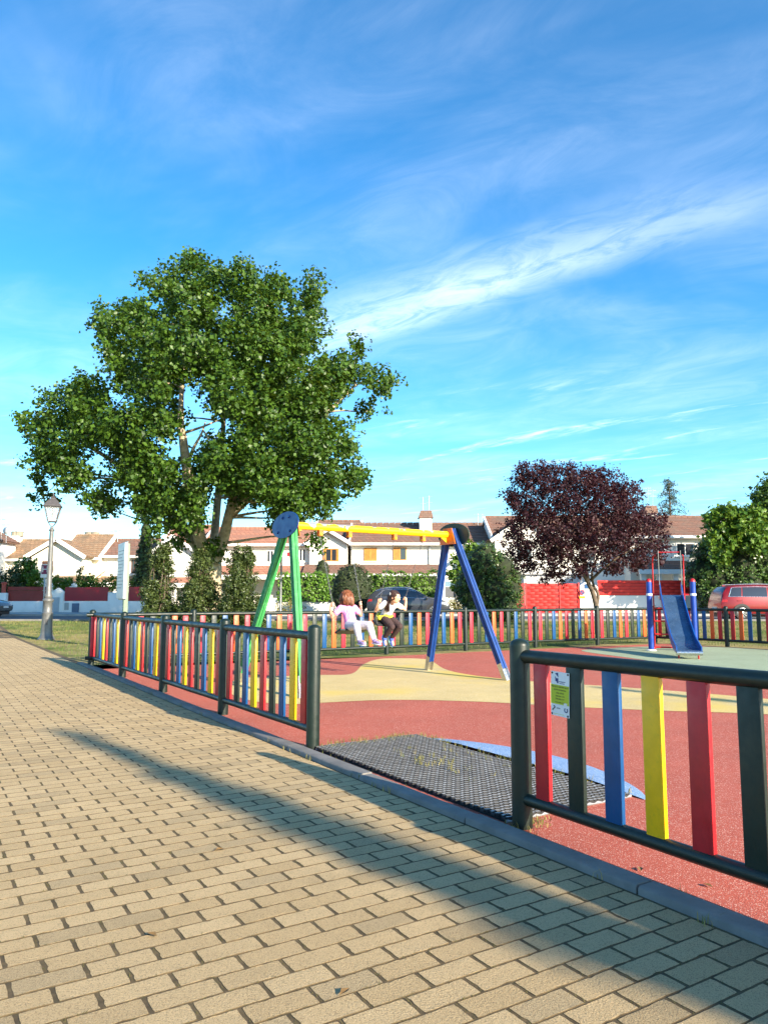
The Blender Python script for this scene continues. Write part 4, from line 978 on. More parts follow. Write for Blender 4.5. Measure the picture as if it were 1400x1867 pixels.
def window(t, x0, x1, y0, y1, Y, kind='shut', m=None):
    a, b = at(x0, y1, Y), at(x1, y0, Y); X0, Z0, X1, Z1 = a.x, a.z, b.x, b.z
    f = MB(); w = .07
    f.box((X0, Y-.05, Z0), (X0+w, Y, Z1)); f.box((X1-w, Y-.05, Z0), (X1, Y, Z1)); f.box((X0+w, Y-.05, Z1-w), (X1-w, Y, Z1)); f.box((X0+w, Y-.05, Z0), (X1-w, Y, Z0+w)); f.box(((X0+X1)/2-.035, Y-.047, Z0+w), ((X0+X1)/2+.035, Y, Z1-w))
    fm_ = {'shut': M['wood'], 'open': M['wood'], 'half': M['wood'], 'blind': M['trim'], 'white': M['trim'], 'brown': M['brownshut'], 'dark': M['brownshut']}[kind]
    o = part(f, 'window', fm_, t)
    def sub(mb, n, mm): mb.build(n, mm, o)
    for s_ in (0, 1):
        xa = X0+w if s_ == 0 else (X0+X1)/2+.035; xb = (X0+X1)/2-.035 if s_ == 0 else X1-w
        sub(MB().box((xa, Y-.02, Z0+w), (xb, Y-.008, Z1-w)), 'pane', M['pane'])
    sub(MB().box((X0-.06, Y-.10, Z0-.07), (X1+.06, Y, Z0-.002)), 'sill', M['trim'])
    def shutter(xa, xb, yy=-.09):
        mb = MB(); mb.box((xa, Y+yy, Z0), (xa+.05, Y+yy+.035, Z1)); mb.box((xb-.05, Y+yy, Z0), (xb, Y+yy+.035, Z1)); mb.box((xa+.05, Y+yy, Z0), (xb-.05, Y+yy+.035, Z0+.07)); mb.box((xa+.05, Y+yy, Z1-.07), (xb-.05, Y+yy+.035, Z1))
        n = 12
        for i in range(n):
            z = Z0+.07+(Z1-Z0-.14)*i/n; mb.box((xa+.05, Y+yy+.006, z), (xb-.05, Y+yy+.028, z+(Z1-Z0-.14)/n*.72))
        sub(mb, 'shutter', M['brownshut'] if kind == 'brown' else M['wood'])
    xm = (X0+X1)/2; hw = (X1-X0)/2
    if kind in ('shut', 'brown'): shutter(X0, xm-.006); shutter(xm+.006, X1)
    if kind == 'half': shutter(X0, xm)
    if kind == 'open': shutter(X0-.16, X0-.02); shutter(X1+.02, X1+.12); sub(MB().box((X0+w, Y-.006, Z0+w), (xm, Y-.004, Z1-w)), 'curtain', M['curtain'])
    if kind == 'blind':
        mb = MB(); n = 14
        for i in range(n): mb.box((X0+w, Y-.04, Z0+(Z1-Z0)*(.0+i/n)), (X1-w, Y-.018, Z0+(Z1-Z0)*((i+.86)/n)))
        sub(mb, 'roller_blind', M['trim'])
    return o
def lean_roof(t, xa, xb, Y, yb, yt, m_roof, out=2.2):
    X0, X1, zb, zt_ = wx(xa, Y), wx(xb, Y), wz(yb, Y-out), wz(yt, Y)
    slope(t, (X0, Y-out, zb), (X1, Y-out, zb), (X1, Y+.02, zt_), (X0, Y+.02, zt_), m_roof, 'porch_roof')
    part(MB().box((X0-.02, Y-out-.1, zb-.36), (X1+.02, Y-out+.06, zb-.04)), 'porch_fascia', M['trim'], t, bevel=.02)
    for i in range(4):
        x = X0+.3+(X1-X0-.6)*i/3; part(MB().box((x-.15, Y-out+.08, .3), (x+.15, Y-out+.38, zb-.2)), 'porch_pillar', M['render_w'], t)
def chimney(t, x0, x1, yt, yb, Y, cap):
    a, b = at(x0, yb, Y), at(x1, yt, Y)
    o = part(MB().box((a.x, Y, a.z), (b.x, Y+.9, b.z)), 'chimney', M['render_w'], t)
    h_ = (b.z-a.z); cp = MB()
    if cap == 'hip':
        cp.prism([(a.x-.12, Y-.12, b.z), (b.x+.12, Y-.12, b.z), (b.x-.02, Y-.12, b.z+.55), (a.x+.08, Y-.12, b.z+.55)], (0, 1.1, 0)); cp.build('chimney_cap', M['tile_brown'], o)
    else:
        for k in (0.28, .72): cp.lathe([(.34, 0), (.34, .32), (.37, .33), (.37, .38), (.05, .42)], 12, (a.x+(b.x-a.x)*k, Y+.45, b.z))
        cp.build('chimney_pot', mat('grey_pot', srgb(150, 140, 122), .9, .1), o)
    return o
def antenna(t, x, y0, y1, Y, kind=0):
    p = at(x, y1, Y); q = at(x, y0, Y); mb = MB().tube([p, q], .022, 5)
    w = .5
    mb.tube([q+Vector((-w*.7, 0, -.08)), q+Vector((w*.5, 0, -.08))], .014, 4)
    for k in range(7): xx = -w*.7+k*w*1.2/6; mb.tube([q+Vector((xx, -.22, -.08)), q+Vector((xx, .22, -.08))], .007, 3)
    if kind: mb.tube([q+Vector((-w*.4, 0, -.5)), q+Vector((w*.5, 0, -.5))], .012, 4)
    return part(mb, 'antenna', M['galv'], t)
def hthing(name, label, X, Y): return thing(name, label, 'house', (X, Y, .3))

Y = 57.0
t = hthing('house', 'cream gabled house with brown tiled roof and maroon fence, far left', wx(60, Y), Y)
block(t, -80, 72, Y, 1016, 988, M['render_c'], M['tile_old'], 3.2)
P, Lf, Rf = gable(t, 107, 981, 50, 160, 1014, Y-1.0, 5.5, M['render_c'], M['tile_old'], rake=.24)
window(t, 78, 98, 1023, 1046, Y-1.0, 'brown'); window(t, 128, 149, 1022, 1046, Y-1.0, 'blind'); window(t, 2, 12, 1025, 1034, Y, 'dark')
part(MB().box((wx(46, Y), Y-.03, wz(1031, Y)), (wx(60, Y), Y+.0, wz(1021, Y))), 'vent_opening', M['brownshut'], t)
lean_roof(t, 100, 168, Y-1.0, 1062, 1050, M['tile_old'], 1.4)
chimney(t, 20, 34, 977, 990, Y+2.4, 'pots').name = 'chimney'
chimney(t, 152, 177, 978, 988, Y+4.0, 'pots')
Y2 = 58.0
t = hthing('house', 'cream terraced house with weathered roof right of the gabled house', wx(170, Y2), Y2)
block(t, 108, 180, Y2, 1012, 979, M['render_c'], M['tile_old'], 2.8)
block(t, 181, 300, Y2+.6, 1010, 987, M['render_w'], M['tile_brown'], 2.8)
window(t, 195, 223, 1022, 1050, Y2+.6, 'blind'); window(t, 240, 252, 1020, 1046, Y2+.6, 'dark')
lean_roof(t, 172, 250, Y2+.6, 1061, 1050, M['tile_old'], 1.6)
part(beam((wx(163, Y2-.3), Y2-.3, wz(1057, Y2-.3)), (wx(188, Y2-.3), Y2-.3, wz(1038, Y2-.3)), .18, .2), 'stair_wall', M['render_c'], t)
antenna(t, 208, 968, 988, Y2+3, 0); antenna(t, 215, 966, 988, Y2+3, 0)
Y0 = 52.0
t = hthing('house', 'white house with dark red roof edge cut off by the left frame edge', wx(-30, Y0), Y0)
P, Lf, Rf = gable(t, -92, 948, -150, -38, 979, Y0, 6, M['render_w'], M['tile_brown'])
antenna(t, 3, 945, 985, Y0+2, 1); 
d_ = MB(); c_ = at(15, 968, Y0+2); d_.lathe([(.02, 0), (.18, .03), (.30, .10), (.31, .11)], 14); 
dm = d_.build('satellite_dish', M['white'], t, True); dm.location = c_-t.location; dm.rotation_euler = (1.2, .3, 0)
antenna(t, 12, 955, 990, Y0+2, 0)

YM = 54.0
t = hthing('house', 'white house with gable wall behind the conifers and the big tree', wx(330, YM), YM)
block(t, 292, 372, YM+1.5, 1000, 962, M['render_w'], M['tile_terra'], 3.0)
gable(t, 318, 975, 280, 362, 1005, YM, 4, M['render_w'], M['tile_terra'])
part(MB().tube([(wx(303, YM-.1), YM-.1, .4), (wx(303, YM-.1), YM-.1, wz(985, YM))], .05, 8), 'downpipe', M['galv'], t)
lean_roof(t, 300, 372, YM, 1062, 1052, M['tile_terra'], 1.5)
t = hthing('house', 'white house with pinkish roof left of the swing, behind the blue plate', wx(470, YM), YM)
block(t, 372, 566, YM, 989, 966, M['render_w'], M['tile_terra'], 3.0)
window(t, 486, 500, 1003, 1026, YM, 'white'); window(t, 545, 558, 1000, 1024, YM, 'white')
lean_roof(t, 372, 562, YM, 1047, 1031, M['tile_terra'], 2.0)
part(MB().box((wx(523, YM), YM-.03, wz(1014, YM)), (wx(527, YM), YM-.005, wz(1007, YM))), 'house_plaque', M['s_red'], t)
t = hthing('house', 'white house with wooden shutters and square chimney behind the swing', wx(700, YM), YM)
block(t, 640, 897, YM, 987, 958, M['render_w'], M['tile_brown'], 3.4, verge=True)
gable(t, 598, 964, 556, 642, 990, YM-.5, 5.5, M['render_w'], M['tile_brown'])
block(t, 575, 655, YM+2.2, 985, 953, M['render_w'], M['tile_brown'], 2.2)
window(t, 593, 615, 1000, 1024, YM-.5, 'open'); window(t, 664, 687, 999, 1023, YM, 'shut'); window(t, 717, 741, 998, 1022, YM, 'half'); window(t, 872, 887, 994, 1012, YM, 'dark')
lean_roof(t, 556, 800, YM-.52, 1045, 1029, M['tile_brown'], 2.0)
chimney(t, 765, 787, 944, 968, YM+1.6, 'hip')
antenna(t, 771, 906, 934, YM+2.0, 1); antenna(t, 782, 904, 934, YM+2.0, 1); antenna(t, 871, 936, 960, YM+3, 0); antenna(t, 879, 937, 960, YM+3, 0)
part(MB().tube([(wx(783, YM-.1), YM-.1, .4), (wx(783, YM-.1), YM-.1, wz(990, YM))], .05, 8), 'downpipe', M['galv'], t)
YR = 51.0
t = hthing('house', 'white house half hidden behind the purple-leaved tree', wx(980, YR), YR)
block(t, 900, 1150, YR+1.2, 978, 946, M['render_w'], M['tile_brown'], 3.6)
gable(t, 958, 938, 893, 1030, 984, YR, 6, M['render_w'], M['tile_brown'])
window(t, 1055, 1085, 1000, 1024, YR+1.2, 'white'); window(t, 940, 970, 1000, 1024, YR, 'white')
part(MB().box((wx(955, 47.2), 47.2, .3), (wx(1075, 47.2), 50.8, wz(1046, 47.2))), 'garage', mat('grey_garage', (.45, .45, .46), .8, .06, 2), t)
part(MB().box((wx(950, 47), 47.0, wz(1047, 47)), (wx(1080, 47), 51.0, wz(1043, 47))), 'garage_roof', M['trim'], t)
t = hthing('house', 'white house with brown roof and white window behind the slide', wx(1230, YR), YR)
block(t, 1150, 1345, YR, 974, 946, M['render_w'], M['tile_brown'], 3.4)
window(t, 1232, 1264, 990, 1014, YR, 'white'); lean_roof(t, 1150, 1252, YR, 1037, 1022, M['tile_brown'], 1.8)
chimney(t, 1176, 1196, 936, 956, YR+2, 'hip'); antenna(t, 1180, 888, 926, YR+2.2, 1); antenna(t, 1189, 892, 926, YR+2.2, 1)
t = hthing('house', 'white house glimpsed behind the leafy trees at the right edge', wx(1400, YR+3), YR+3)
block(t, 1352, 1560, YR+3, 974, 944, M['render_w'], M['tile_brown'], 3.4)

# ------------------------------------------------------------------ garden walls, gates, hedges' walls
def wall_thing(label, x0, x1, y_top, Y, m=None, z0=.3, th=.22):
    t = thing('garden_wall', label, 'wall', (wx((x0+x1)/2, Y), Y, z0))
    X0, X1, zt_ = wx(x0, Y), wx(x1, Y), wz(y_top, Y)
    part(MB().box((X0, Y, z0), (X1, Y+th, zt_)), 'wall', m or M['render_dirty'], t)
    return t, X0, X1, zt_
YW = 46.6
red_sheet = mat('maroon_sheet_metal', srgb(150, 18, 34), .35, .08, 1.2); red_board = mat('dark_red_board', srgb(132, 44, 34), .6, .1, 2)
t, X0, X1, zt_ = wall_thing('low white stained wall topped with maroon metal sheets, far left', 12, 300, 1096, YW)
part(MB().box((wx(13, YW), YW+.06, zt_+.004), (wx(84, YW), YW+.12, wz(1077, YW))), 'board', red_board, t); part(MB().box((wx(13, YW), YW+.06, wz(1077, YW)+.015), (wx(84, YW), YW+.12, wz(1079.5, YW)+.33)), 'board', red_board, t)
for a, b, yt in ((118, 197, 1070.5), (234, 266, 1070), (267, 300, 1070)):
    part(MB().box((wx(a, YW), YW+.06, zt_+.004), (wx(b, YW), YW+.10, wz(yt, YW))), 'metal_sheet', red_sheet, t)
part(MB().box((wx(197.5, YW), YW-.03, .3), (wx(233.5, YW), YW+.25, wz(1080, YW))), 'raised_wall', M['render_dirty'], t)
pk = [(wx(x, YW), YW-.06, wz(y, YW)) for x, y in ((94, 1121), (117, 1121), (117, 1080), (105.5, 1072), (94, 1080))]
pi = part(MB().prism(pk, (0, .4, 0)), 'pier', M['render_w'], t)
for a, b, y0, y1 in ((95.5, 110, 1089, 1117), (95.5, 110, 1090, 1101)): part(MB().box((wx(a, YW), YW-.09 if y1 > 1110 else YW-.10, wz(y1, YW)), (wx(b, YW), YW-.061, wz(y0, YW))), 'meter_door', mat('grey_meter_box', srgb(170, 172, 174), .5, .05), t)
part(MB().box((wx(133, YW), YW-.06, wz(1117, YW)), (wx(146, YW), YW-.003, wz(1100, YW))), 'mailbox', mat('blue_grey_box', srgb(90, 104, 126), .5, .08), t, bevel=.02)
part(MB().box((wx(119, YW), YW-.02, wz(1112, YW)), (wx(127, YW), YW-.003, wz(1099, YW))), 'meter_door', M['sidewalk'], t)
t, X0, X1, zt_ = wall_thing('white wall with a round red brick pillar at the left frame edge', -90, 12.3, 1081, YW-.3)
pc = at(9, 1080, YW); part(MB().lathe([(.13, 0), (.13, .55), (.17, .58), (.17, .66), (.02, .7)], 12, (pc.x, YW-.1, pc.z-.05)), 'pillar', mat('red_brick_pillar', srgb(170, 76, 60), .8, .1, 8), t)
t, X0, X1, zt_ = wall_thing('low white wall under the bright green clipped hedge', 470, 828, 1094, 46.8, M['render_w'])
t, X0, X1, zt_ = wall_thing('white wall with grey railing panel left of the dark shrub', 800, 846, 1090, 45.2, M['render_w'])
part(MB().box((wx(812, 45.2), 45.24, zt_+.01), (wx(830, 45.2), 45.3, wz(1070, 45.2))), 'railing_panel', mat('dark_grey_slats', srgb(92, 92, 94), .6, .1), t)
part(MB().box((wx(812, 45.2), 45.24, wz(1069.5, 45.2)), (wx(830, 45.2), 45.3, wz(1060, 45.2))), 'glass_panel', mat('pale_blue_panel', srgb(120, 146, 160), .3, .1), t)
part(MB().box((wx(830.4, 45.2), 45.1, .3), (wx(835, 45.2), 45.5, wz(1065, 45.2))), 'pier', M['render_w'], t)
# basket-weave red gate and panels
M['weave'] = mat('red_gate_paint', srgb(212, 48, 42), .5, .07, 2.5)
def weave(t, xa, xb, y0, y1, Y, nc, nr):
    X0, X1, Z1, Z0 = wx(xa, Y), wx(xb, Y), wz(y0, Y), wz(y1, Y); cw, chh = (X1-X0)/nc, (Z1-Z0)/nr
    o = part(MB().box((X0, Y+.02, Z0), (X1, Y+.05, Z1)), 'panel', mat('dark_red_backing', srgb(150, 28, 28), .6, .1, 3), t)
    # one bulging board, its ends tucked in
    mb = MB(); v = []
    for i in range(5):
        u = i/4; y_ = -.005-.05*math.sin(math.pi*u)
        v += [(cw*(u*1.04-.02), y_+.012, .01), (cw*(u*1.04-.02), y_, .03), (cw*(u*1.04-.02), y_, chh*.9), (cw*(u*1.04-.02), y_+.012, chh*.97)]
    mb.v = v; mb.f = [(i*4+k, (i+1)*4+k, (i+1)*4+k+1, i*4+k+1) for i in range(4) for k in range(3)]
    me = mb.mesh('board'); me.shade_smooth(); me.set_sharp_from_angle(angle=.6); me.materials.append(M['weave'])
    for r_ in range(nr):
        sh = (r_ % 2)*.5
        for c2 in range(nc+1):
            xx = X0+(c2-sh)*cw
            if xx < X0-.01*cw or xx+cw > X1+.02*cw: continue
            b_ = bpy.data.objects.new('board', me); C.objects.link(b_); b_.parent = o; b_.location = (xx, Y+.02, Z0+r_*chh)
    return o
YG = 44.6
t = thing('driveway_gate', 'red double driveway gate of woven boards beside the dark shrub', 'gate', (wx(1005, YG), YG, .3))
weave(t, 960, 1019, 1064, 1126, YG, 4, 12); weave(t, 1021.5, 1053, 1064, 1126, YG, 2, 12)
for a, b in ((957, 960), (1019.2, 1021.3), (1053.2, 1056)): part(MB().box((wx(a, YG), YG-.04, .3), (wx(b, YG), YG+.06, wz(1062.5, YG))), 'frame', M['weave'], t)
wk = thing('garden_gate', 'narrow dark red ribbed metal gate between shrub and driveway gate', 'gate', (wx(948, YG), YG, .3))
for k in range(9): part(MB().box((wx(938+k*2.05, YG), YG, .32), (wx(939.8+k*2.05, YG), YG+.05, wz(1063, YG))), 'rib', mat('dark_red_rib', srgb(150, 44, 42), .55, .08) if k == 0 else bpy.data.materials['dark_red_rib'], wk)
part(MB().box((wx(938, YG), YG+.052, .4), (wx(956.3, YG), YG+.07, wz(1064, YG))), 'backing', bpy.data.materials['dark_red_rib'], wk)
t, X0, X1, zt_ = wall_thing('white wall topped with red woven panels behind the slide', 1090, 1262, 1086, YG, M['render_w'])
weave(t, 1090, 1258, 1058, 1085.5, YG+.03, 9, 5)
pk = [(wx(x, YG-.1), YG-.1, wz(y, YG)) for x, y in ((1057, 1126), (1090, 1126), (1090, 1070), (1078, 1062), (1066, 1062), (1057, 1068))]
pl2 = part(MB().prism(pk, (0, .5, 0)), 'pier', M['render_w'], t)
zc = at(1060.5, 1080, YG-.1)
rnd = MB().lathe([(.155, 0), (.155, .02)], 20); ro = part(rnd, 'no_parking_sign', M['s_red'], t); ro.location = zc+Vector((0, -.02, 0))-t.location; ro.rotation_euler = (math.pi/2, 0, 0)
r2 = MB().lathe([(.115, .021), (.115, .024)], 20).build('blue_disc', M['s_blue'], ro); r3 = MB().box((-.12, -.018, .0245), (.12, .018, .027)).build('slash', M['s_red'], ro); r3.rotation_euler = (0, 0, .8)
part(MB().box((zc.x-.17, zc.y-.02, zc.z-.36), (zc.x+.17, zc.y-.004, zc.z-.22)), 'yellow_label', M['s_yellow'], t)
part(MB().box((wx(1068, YG)-.1, YG-.14, wz(1073, YG)), (wx(1074, YG), YG-.102, wz(1065, YG))), 'house_number_tile', M['s_blue'], t)
t, X0, X1, zt_ = wall_thing('plain white wall between the slide and the red car', 1262.5, 1330, 1078, YG-.25, M['render_w'])
t, X0, X1, zt_ = wall_thing('white wall below the tall dark hedge behind the red car', 1330.5, 1620, 1086, YG-.1, M['render_w'])
# ------------------------------------------------------------------ cars
def paint(name, c, rough=.25):
    t = NT(name); t.base(t.mix(t.ramp(t.noise(3, 3), .3, .7), scl(c, .92), scl(c, 1.06))); t.rough(rough); t.p.inputs['Coat Weight'].default_value = .45; t.p.inputs['Coat Roughness'].default_value = .06; t.p.inputs['Metallic'].default_value = .25; return t.m
M['tyre'] = mat('tyre_rubber', (.02, .02, .021), .8, .2, 20); M['rim'] = mat('alloy_rim', (.62, .63, .65), .3, .05, 10, metal=.8)
M['car_glass'] = gp.m
M['lamp_red'] = mat('tail_lamp', (.35, .01, .012), .2, .1, 10); M['lamp_clear'] = mat('head_lamp', (.6, .62, .65), .15, .1, 10)
M['chrome'] = mat('satin_chrome', (.7, .7, .71), .25, .05, 10, metal=.9)
def car(label, loc, rz, Lc, Wc, topk, beltk, pm, wheels, wr, panes, screen, rear, cat='car'):
    t = thing('parked_car', label, cat, loc, rz)
    tx, tz = zip(*topk); bx_, bz = zip(*beltk)
    def sm(x, xs_, zs_): return sum(np.interp(x+d, xs_, zs_) for d in (-.07, -.035, 0, .035, .07))/5
    def sec(x):
        top = sm(x, tx, tz); belt = min(sm(x, bx_, bz), top-.05)
        w = Wc/2*(1-.13*abs(x/(Lc/2))**5-.02*abs(x/(Lc/2))**2); g_ = min(1, max(0, (top-belt)/.5))
        y5 = w*(.93-.20*g_); bot = .20+.14*max(0, abs(x)/(Lc/2)-.82)/.18
        return [(w*.86, bot), (w*.965, bot+.07), (w*.99, .46), (w, .62), (w*.985, (belt+.62)/2), (w*.955, belt), (w*.955*.5+y5*.5+.015*g_, (belt+top-.06)/2), (y5, top-.06*g_-.015), (y5*.86, top-.02*g_-.004), (y5*.5, top), (0, top+.006)]
    xs_ = list(np.linspace(-Lc/2, Lc/2, 64)); mb = MB(); k = 11
    for x in xs_:
        s_ = sec(x); row = [(x, -y, z) for y, z in s_] + [(x, y, z) for y, z in s_[-2::-1]]; mb.v += row
    n = 2*k-1
    mb.f = [(i*n+j, i*n+j+1, (i+1)*n+j+1, (i+1)*n+j) for i in range(63) for j in range(n-1)] + [tuple(range(n))[::-1], tuple(63*n+j for j in range(n))]
    body = mb.build('body', pm, t, auto=32)
    MB().box((-Lc/2+.15, -Wc/2*.8, .14), (Lc/2-.15, Wc/2*.8, .3)).build('underside', M['black'], t)
    def surf(x, tt, sy):
        s_ = sec(x); a, b, c = s_[5], s_[6], s_[7]
        y, z = ((a[0]+(b[0]-a[0])*tt*2, a[1]+(b[1]-a[1])*tt*2) if tt < .5 else (b[0]+(c[0]-b[0])*(tt-.5)*2, b[1]+(c[1]-b[1])*(tt-.5)*2))
        return Vector((x, sy*(y+.007), z))
    for sy in (-1, 1):
        trim = MB()
        for (a0, b0, a1, b1) in panes:
            w_ = MB(); nn, mm = 10, 5
            for j in range(mm+1):
                tt = .10+.80*j/mm
                for i in range(nn+1): w_.v.append(tuple(surf(a0+(a1-a0)*j/mm+((b0+(b1-b0)*j/mm)-(a0+(a1-a0)*j/mm))*i/nn, tt, sy)))
            w_.f = [(j*(nn+1)+i, j*(nn+1)+i+1, (j+1)*(nn+1)+i+1, (j+1)*(nn+1)+i) for j in range(mm) for i in range(nn)]
            w_.build('side_window', M['car_glass'], t, True)
        a0, b0 = panes[0][0], panes[-1][1]; a1, b1 = panes[0][2], panes[-1][3]
        trim.tube([surf(a0+(b0-a0)*i/16, .07, sy) for i in range(17)], .012, 5); trim.tube([surf(a1+(b1-a1)*i/16, .94, sy) for i in range(17)], .012, 5)
        trim.tube([surf(a0+(a1-a0)*i/6, .07+.87*i/6, sy) for i in range(7)], .014, 5)
        trim.build('window_trim', M['chrome'], t)
        rr = MB().tube([Vector((x, sy*(sec(x)[8][0]), sec(x)[8][1]+.045)) for x in np.linspace(panes[0][2]+.1, panes[-1][3]-.15, 10)], .014, 5); rr.build('roof_rail', M['chrome'], t)
        for hx in (panes[0][0]+.45, (panes[0][0]+panes[-1][1])/2+.35):
            s_ = sec(hx); MB().box((hx-.1, sy*s_[4][0]-.012, s_[4][1]+.04), (hx+.1, sy*s_[4][0]+.022, s_[4][1]+.075)).build('door_handle', pm, t, bevel=.008)
        for dx in (panes[0][1]+.02, panes[-1][1]-.15):
            s_ = sec(dx); MB().tube([(dx, sy*(q[0]+.001), q[1]) for q in s_[1:6]], .005, 4).build('door_seam', M['black'], t)
        mx_ = panes[-1][1]-.05; s_ = sec(mx_); MB().ball((mx_, sy*(s_[5][0]+.11), s_[5][1]+.05), (.07, .10, .06), 10, 8).build('mirror', pm, t, True)
        MB().tube([(x, sy*(sec(x)[1][0]+.004), sec(x)[1][1]) for x in np.linspace(wheels[0]+.45, wheels[1]-.45, 8)], .03, 6).build('sill_trim', M['black'], t)
        for xw in wheels:
            s_ = sec(xw)[3][0]
            arch = MB(); m_ = 24; pts = [(xw+math.cos(math.pi*i/m_)*(wr+.075), max(.2, wr+math.sin(math.pi*i/m_)*(wr+.075))) for i in range(m_+1)]
            pts = [(xw+(wr+.075), .2)]+pts+[(xw-(wr+.075), .2)]
            arch.prism([(x, sy*(s_-.25), z) for x, z in pts], (0, sy*.262, 0)).build('wheel_arch', M['black'], t)
            wo_ = bpy.data.objects.new('wheel', None); C.objects.link(wo_); wo_.parent = t; wo_.location = (xw, sy*(s_-.085), wr); wo_.rotation_euler = (-sy*math.pi/2, 0, 0)
            MB().lathe([(wr*.62, -.10), (wr*.93, -.11), (wr, -.07), (wr, .08), (wr*.93, .112), (wr*.70, .108), (wr*.66, .09)], 28).build('tyre', M['tyre'], wo_, auto=40)
            rm = MB().lathe([(wr*.69, .02), (wr*.69, .1), (wr*.645, .105), (wr*.63, .03)], 28); rm.lathe([(.05, .04), (.06, .10), (.03, .115)], 12)
            for q_ in range(10):
                a = 2*math.pi*q_/10; rm.prism([(math.cos(a-.10)*.05, math.sin(a-.10)*.05, .10), (math.cos(a-.06)*wr*.66, math.sin(a-.06)*wr*.66, .098), (math.cos(a+.06)*wr*.66, math.sin(a+.06)*wr*.66, .098), (math.cos(a+.10)*.05, math.sin(a+.10)*.05, .10)], (0, 0, -.03))
            rm.build('rim', M['rim'], wo_, auto=40); MB().lathe([(wr*.6, .0), (wr*.6, .03)], 20).build('brake_disc', M['black'], wo_)
        for xa, xb, z0, z1, mm in ((-Lc/2+.02, -Lc/2+.27, .82, .94, M['lamp_red']), (Lc/2-.55, Lc/2-.06, .62, .78, M['lamp_clear'])):
            w_ = MB()
            for i in range(7):
                x = xa+(xb-xa)*i/6; s_ = sec(x); y = s_[3][0]*.99+.004
                zz1 = min(z1, s_[5][1]-.01); w_.v += [(x, sy*(y), min(z0, zz1-.05)), (x, sy*(y-.008), zz1)]
            w_.f = [(2*i, 2*i+2, 2*i+3, 2*i+1) for i in range(6)]; w_.build('tail_light' if mm == M['lamp_red'] else 'headlight', mm, t, True)
    for nm, (xa, xb) in (('windscreen', screen), ('rear_window', rear)):
        w_ = MB()
        for i in range(9):
            x = xa+(xb-xa)*i/8; s_ = sec(x)
            for j in range(-4, 5):
                y = s_[7][0]*.93*j/4; z = np.interp(abs(y), [0, s_[9][0], s_[8][0], s_[7][0]], [s_[10][1], s_[9][1], s_[8][1], s_[7][1]]); w_.v.append((x, y, z+.008))
        w_.f = [(i*9+j, (i+1)*9+j, (i+1)*9+j+1, i*9+j+1) for i in range(8) for j in range(8)]; w_.build(nm, M['car_glass'], t, True)
    for x in (-Lc/2-.012, Lc/2+.012): MB().box((x-.006, -.26, .48), (x+.006, .26, .59)).build('number_plate', M['white'], t)
    MB().box((panes[0][2]-.15, -.015, sm(panes[0][2]-.1, tx, tz)), (panes[0][2], .015, sm(panes[0][2]-.1, tx, tz)+.06)).build('antenna_fin', pm, t, bevel=.006)
    return t
suv_top = [(-2.18, .62), (-2.15, .98), (-2.02, 1.16), (-1.72, 1.42), (-1.3, 1.52), (-.6, 1.555), (0, 1.54), (.4, 1.44), (.85, 1.19), (1.12, 1.03), (1.6, .97), (1.95, .86), (2.12, .72), (2.18, .55)]
belt = [(-2.2, 1.02), (-1.5, 1.02), (0, .98), (1.2, .93), (2.2, .75)]
car('dark grey SUV parked across the street behind the two girls', (wx(743, 40.4), 40.4, .236), math.radians(1), 4.36, 1.82, suv_top, belt, paint('graphite_paint', (.045, .050, .065)), (-1.32, 1.33), .335,
    [(-1.72, -.98, -1.32, -.86), (-.92, .02, -.80, .0), (.08, 1.02, .06, .40)], (1.08, .44), (-2.0, -1.66))
mpv_top = [(-2.25, .60), (-2.23, 1.02), (-2.12, 1.28), (-1.95, 1.52), (-1.6, 1.60), (-.6, 1.63), (.2, 1.60), (.6, 1.48), (1.2, 1.12), (1.4, 1.02), (1.9, .93), (2.18, .78), (2.25, .58)]
rc_ = at(1303, 1100, 35.0)
car('shiny red family car parked by the tall hedge at the right edge', (rc_.x+2.25, 35.0, .236), math.radians(-2), 4.5, 1.82, mpv_top, [(-2.3, 1.04), (0, 1.01), (1.4, .95), (2.3, .8)], paint('red_paint', (.21, .004, .006), .35), (-1.38, 1.38), .335,
    [(-1.92, -1.36, -1.72, -1.28), (-1.31, -.20, -1.23, -.16), (-.12, 1.12, -.10, .52)], (1.30, .64), (-2.10, -1.94))
lc_ = at(11.5, 1112, 39.6)
car('black car nose at the left frame edge before the white wall', (lc_.x-2.16, 39.6, .236), math.radians(0), 4.3, 1.8, [(a, b*.93) for a, b in suv_top], [(a, b*.93) for a, b in belt], paint('black_paint', (.012, .013, .016)), (-1.3, 1.3), .32,
    [(-1.70, -.98, -1.32, -.86), (-.92, .02, -.80, .0), (.08, 1.02, .06, .40)], (1.08, .44), (-2.0, -1.66))

